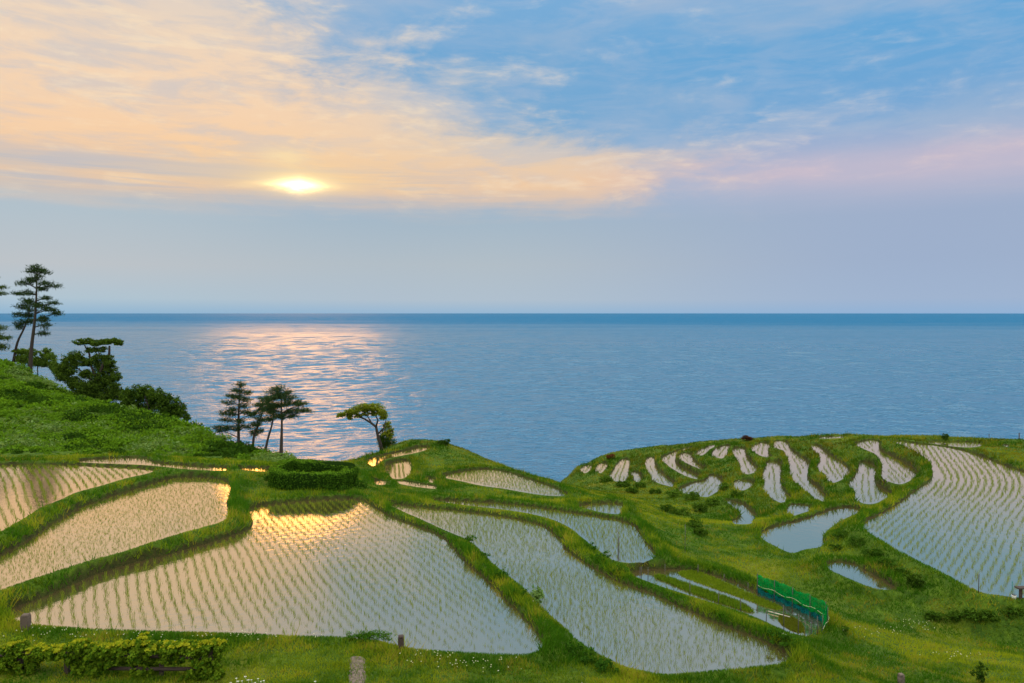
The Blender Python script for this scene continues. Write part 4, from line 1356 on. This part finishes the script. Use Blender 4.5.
def net():
    path = [(757, 592.5), (768, 597), (780, 602), (792, 607), (804, 612.5), (815, 618), (825, 622.5), (828, 626), (826, 631), (822, 636.5)]
    W_ = np.array([at_level(x, y, -8.78)[:2] for x, y in path])
    fine = []
    for i in range(len(W_) - 1):
        for s in np.linspace(0, 1, 7)[:-1]:
            fine.append(W_[i] * (1 - s) + W_[i + 1] * s)
    fine.append(W_[-1])
    fine = np.array(fine)
    z0 = ZC - 8.85
    t = empty('net_fence', (fine[0][0], fine[0][1], z0), 'bright green net on stakes with a dark teal lower band', 'net fence')

    def ribbon(zlo, zhi, name, mat, rows=6, off=0.0):
        V, Fq = [], []
        nn = len(fine)
        for i, q in enumerate(fine):
            for r in range(rows + 1):
                f = r / rows
                s = i * 0.9
                sag = (0.018 * (1 - math.cos(i / 9 * 2 * math.pi)) + 0.02 * math.sin(i * 0.37)) * f
                w = 0.05 * math.sin(s * 1.7 + r * 0.8) + 0.04 * math.sin(s * 0.7 + r * 1.9) + off
                V.append((q[0] - fine[0][0] + w * 0.4, q[1] - fine[0][1] + w + f * 0.05, zlo + (zhi - zlo) * f - sag))
        for i in range(nn - 1):
            for r in range(rows):
                a = i * (rows + 1) + r
                Fq.append((a, a + rows + 1, a + rows + 2, a + 1))
        me = mesh_np(name, np.array(V), np.array(Fq), True)
        o = obj(name, me, mat, t)
        sm = o.modifiers.new('thickness', 'SOLIDIFY')
        sm.thickness = 0.006
        return o
    up = ribbon(0.22, 0.66, 'upper_net', M['net_green'])
    lo_ = ribbon(0.0, 0.24, 'lower_net', M['net_teal'], 4, 0.012)
    for i in range(0, len(fine), 9):
        q = fine[i] - fine[0]
        g = Geo().tube([(q[0], q[1] - 0.03, -0.05), (q[0], q[1] - 0.03, 0.68)], 0.011, 6)
        obj('stake', g.mesh('stake'), M['metal'], t)
    g = Geo()
    g.tube([(q[0] - fine[0][0], q[1] - fine[0][1] - 0.06, 0.33 - 0.03 * math.sin(i * 0.6)) for i, q in enumerate(fine)], 0.004, 5)
    obj('rope', g.mesh('rope'), M['string'], t)


net()

# ------------------------------------------------------------------ vine covered rail fence in the front corner
def vine_fence():
    d0 = 15.6
    L = at_depth(-30, 683, d0)
    Rr = at_depth(222, 683, 15.2)
    b = np.array([L[0], L[1], float(ground(L[0], L[1]))])
    t = empty('vine_fence', b, 'wooden rail fence overgrown with yellow green climbing leaves', 'fence')
    dirv = (Rr - L)[:2]
    ln = np.linalg.norm(dirv)

    def pt(px, z):
        s = (px + 30) / 252
        q = L[:2] + dirv * s
        return np.array([q[0] - b[0], q[1] - b[1], z - b[2]])
    ztop = lambda py: ZC - (py - 313) / F * 15.4
    for px, py, w in ((22, 656, 0.085), (35, 668, 0.06), (69, 658, 0.085), (84, 656, 0.08), (137, 656, 0.09), (163, 662, 0.075), (212, 650, 0.09), (-12, 656, 0.085)):
        gq = pt(px, 0)
        gz = float(ground(gq[0] + b[0], gq[1] + b[1]))
        c = pt(px, (gz - 0.15 + ztop(py)) / 2)
        obj('post', Geo().box(c, (w, w, ztop(py) - gz + 0.15), 0.1, 0.94).mesh('post', False), M['dark_wood'], t)
    for (x0, x1, y0, y1) in ((-30, 22, 664, 661), (22, 84, 660, 657), (84, 214, 657, 658), (110, 205, 672, 669)):
        a_, c_ = pt(x0, ztop(y0)), pt(x1, ztop(y1))
        obj('rail', Geo().tube([a_ - np.array([0, 0.07, 0]), (a_ + c_) / 2 - np.array([0, 0.07, 0.01]), c_ - np.array([0, 0.07, 0])], 0.04, 7).mesh('rail'), M['dark_wood'], t)
    blobs = []

    def add(px, py, rx, ry):
        sc = 15.4 / F
        blobs.append((pt(px, ztop(py)) + np.array([0, random.uniform(-0.1, 0.05), 0]), (rx * sc * 1.2, 0.18 + rx * sc * 0.25, ry * sc * 1.3)))
    for x in range(-28, 8, 6): add(x, 671 + 3 * math.sin(x * .4), 6, 5)
    for x, y, rx, ry in ((12, 656, 6, 4), (20, 652, 7, 4), (27, 657, 5, 5), (18, 663, 7, 6), (12, 672, 6, 6), (24, 676, 6, 6), (8, 679, 8, 5),
                         (35, 659, 6, 3.5), (42, 658, 6, 3.5), (50, 657, 6, 3.5), (58, 656.5, 6, 3.5), (66, 656.5, 6, 4), (36, 666, 6, 5), (46, 664, 5, 3), (34, 674, 5, 5), (58, 663, 5, 2.5),
                         (78, 653, 6, 4), (84, 649, 6, 4), (90, 652, 6, 4), (80, 662, 7, 6), (90, 662, 7, 6), (96, 657, 6, 5), (82, 672, 7, 6), (92, 674, 7, 6), (104, 655, 7, 4), (112, 653, 7, 4), (120, 652, 7, 4), (128, 651, 6, 4),
                         (103, 664, 7, 6), (114, 663, 7, 6), (124, 662, 7, 6), (134, 661, 6, 6), (102, 676, 6, 5), (136, 652, 6, 4), (144, 645, 6, 4), (150, 648, 6, 4), (156, 652, 6, 4), (142, 656, 7, 6), (150, 660, 6, 6), (144, 670, 6, 7), (152, 672, 6, 6), (146, 680, 7, 5),
                         (166, 650, 7, 3.5), (174, 648, 7, 3.5), (182, 648, 7, 3.5), (190, 649, 7, 3.5), (198, 650, 6, 3.5), (172, 657, 6, 5), (182, 657, 6, 5), (192, 657, 6, 4), (166, 660, 5, 5), (178, 664, 6, 3),
                         (206, 646, 6, 3.5), (214, 645, 6, 3.5), (220, 648, 5, 4), (212, 655, 7, 5), (204, 660, 7, 5), (214, 664, 7, 6), (198, 670, 7, 6), (208, 672, 8, 7), (218, 674, 6, 7), (192, 678, 7, 5), (204, 681, 8, 5), (218, 684, 6, 5)):
        add(x, y, rx, ry)
    V, Fq, Cc = leaf_mass(blobs, 1900, 0.072, (0.03, 0.085, 0.006), (0.15, 0.23, 0.014), shell=0.5, up=0.7, aspect=0.75)
    # young growth on top is yellower
    o = obj('vine', mesh_np('vine', V, Fq, cols=Cc), M['leaf'], t)
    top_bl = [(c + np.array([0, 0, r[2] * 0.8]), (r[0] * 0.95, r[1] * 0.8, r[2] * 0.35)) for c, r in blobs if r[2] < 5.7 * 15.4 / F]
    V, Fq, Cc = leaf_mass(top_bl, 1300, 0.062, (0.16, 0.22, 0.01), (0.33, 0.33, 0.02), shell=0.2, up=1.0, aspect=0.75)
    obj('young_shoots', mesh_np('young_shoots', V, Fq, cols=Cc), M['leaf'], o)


vine_fence()


# ------------------------------------------------------------------ posts, slab, board and other small things
def post(px, py, h, w, z, label, mat='wood', name='wooden_post', cat='post', d=None, round_=False):
    q = at_depth(px, py, d) if d else on_ground(px, py)
    gz = float(ground(q[0], q[1]))
    g = Geo()
    if round_:
        g.tube([(0, 0, -0.15), (0, 0, h * 0.5), (0, 0, h - 0.02), (0, 0, h)], [w / 2, w / 2, w / 2, w * 0.4], 10)
    else:
        g.box((0, 0, (h - 0.15) / 2 - 0.015), (w, w, h + 0.12), 0.12)
        g.box((0, 0, h), (w * 0.96, w * 0.96, 0.03), 0.12, 0.8)
    o = obj(name, g.mesh(name, round_), M[mat], None, (q[0], q[1], gz))
    return tag(o, label, cat)


post(26, 630, 0.36, 0.17, -7.55, 'short weathered post at the pointed corner of the widest paddy')
post(401, 648.5, 0.27, 0.13, -7.6, 'short dark post on the grass edge near the stone path', 'dark_wood')
post(901, 684, 0.22, 0.11, -8.5, 'small grey stone peg at the bottom of the lawn', 'stone', 'stone_peg', 'peg')
post(989, 440, 0.55, 0.05, None, 'thin post on the crest against the sea, the shorter of two', 'metal', 'thin_post', 'post', 61, True)
post(1019, 442, 0.72, 0.07, None, 'thicker post on the crest against the sea at the picture edge', 'dark_wood', 'thin_post', 'post', 60, True)
post(978.5, 594, 0.62, 0.026, -8.85, 'thin dark pole at the near corner of the large curved paddy', 'metal', 'thin_pole', 'pole', None, True)
post(1012, 597, 0.5, 0.024, -8.85, 'thin teal pole beside the white bucket', 'teal', 'thin_pole', 'pole', None, True)
# dark plank on short legs at the picture edge
q = on_ground(1023, 599)
gz = float(ground(q[0], q[1]))
t = empty('plank_bench', (q[0], q[1], gz), 'dark weathered plank on short legs cut off by the picture edge', 'plank')
obj('plank', Geo().box((0.2, 0, 0.36), (0.85, 0.2, 0.04), 0.05).mesh('plank', False), M['dark_wood'], t)
for dx in (-0.08, 0.48):
    obj('leg', Geo().box((dx, 0, 0.12), (0.03, 0.12, 0.438), 0.05).mesh('leg', False), M['dark_wood'], t)
q = on_ground(1014, 599)
gz = float(ground(q[0], q[1]))
t = empty('bucket', (q[0], q[1], gz), 'little white bucket on the bank beside the plank', 'bucket')
obj('body', Geo().tube([(0, 0, -0.02), (0, 0, 0.10), (0, 0, 0.11), (0, 0, 0.11), (0, 0, 0.02)], [0.055, 0.068, 0.07, 0.062, 0.05], 14, True).mesh('body'), M['white'], t)
hp = [(math.cos(a) * 0.068, 0, 0.10 + math.sin(a) * 0.06) for a in np.linspace(0, math.pi, 9)]
obj('handle', Geo().tube(hp, 0.004, 5).mesh('handle'), M['metal'], t)

# narrow stone path running up to the viewer
def path():
    a_, b_ = at_level(357, 657, -7.5), at_level(357.5, 700, -7.3)
    V, Fq = [], []
    nn = 26
    for i in range(nn + 1):
        f = i / nn
        q = a_ * (1 - f) + b_ * f
        for k in range(5):
            x = q[0] + (k / 4 - 0.5) * 0.36 * (1 + 0.06 * math.sin(i * 1.3 + k * 2))
            V.append((x, q[1], float(ground(x, q[1])) + (0.04 if 0 < k < 4 else 0.0) + 0.008 * math.sin(i * 2.2 + k)))
    for i in range(nn):
        for k in range(4):
            s = i * 5 + k
            Fq.append((s, s + 1, s + 6, s + 5))
    tag(obj('path', mesh_np('path', np.array(V), np.array(Fq), True), M['stone']), 'narrow mottled stone path coming up through the front grass', 'path', kind='structure')


path()

# daisies and clover
def flower_mesh(s):
    g = Geo()
    g.tube([(0, 0, 0), (0.01, 0, 0.10 * s), (0.0, 0.01, 0.2 * s)], 0.004, 4, False)
    c = (0, 0.01, 0.2 * s)
    base_ = len(g.v)
    for k in range(10):
        t_ = k / 10 * 6.283
        for (rr_, a) in ((0.012, t_ - 0.2), (0.045 * s, t_ - 0.16), (0.05 * s, t_ + 0.16), (0.012, t_ + 0.2)):
            g.v.append((c[0] + math.cos(a) * rr_, c[1] + math.sin(a) * rr_ - 0.0, c[2] + 0.35 * math.cos(a + 1.57) * rr_))
        b0 = base_ + 4 * k
        g.f.append((b0, b0 + 1, b0 + 2, b0 + 3))
    return g.mesh('daisy', False)


fm = [flower_mesh(s) for s in (0.85, 1.0, 1.15)]
for px, py in ((232, 681), (236, 678), (239, 682), (243, 680), (247, 677), (249, 681), (252, 679), (253, 683), (256, 681), (258, 678), (261, 681), (264, 680), (266, 683), (245, 684), (309, 682.5), (315, 681.5), (329, 684), (234, 685), (393, 684), (582, 683)):
    q = on_ground(px, py + 6)
    me = random.choice(fm)
    o = obj('daisy', me, M['white'], None, (q[0], q[1], float(ground(q[0], q[1])) - 0.01))
    o.rotation_euler = (R(18), 0, random.uniform(-0.6, 0.6))
    o.scale = (0.5, 0.5, 0.7)
    tag(o, 'white daisy flowering in the front grass near the bottom edge', 'daisy', 'white daisies in the front grass')


def clover():
    pts = []
    for (px, py, zz, sx, sy, k) in ((60, 636, -7.5, 40, 6, 60), (150, 640, -7.5, 60, 6, 60), (520, 607, -7.8, 12, 8, 30), (430, 662, -7.6, 30, 8, 60), (480, 668, -7.6, 40, 8, 60), (600, 486, -13, 20, 5, 40), (695, 493, -11, 15, 3, 40), (915, 627, -9.7, 20, 5, 60), (880, 634, -9.4, 30, 5, 40), (955, 660, -9.1, 30, 4, 40), (250, 640, -7.5, 60, 5, 60)):
        for _ in range(k // 2):
            q = on_ground(px + random.gauss(0, sx * 0.6), py + random.gauss(0, sy * 0.6))
            if pdist(q[0], q[1]) > 0.25:
                pts.append((q[0], q[1], float(ground(q[0], q[1])) + random.uniform(0.08, 0.16)))
    Pp = np.array(pts)
    V, Fq = leaves(np.repeat(Pp, 3, 0), 0.03, 1.0, 1.5)
    tag(obj('clover_flowers', mesh_np('clover_flowers', V, Fq, cols=np.tile([[0.5, 0.52, 0.4]], (len(V), 1))), M['leaf']), 'pale clover heads sprinkled over the grassy banks', 'clover', kind='stuff')


clover()
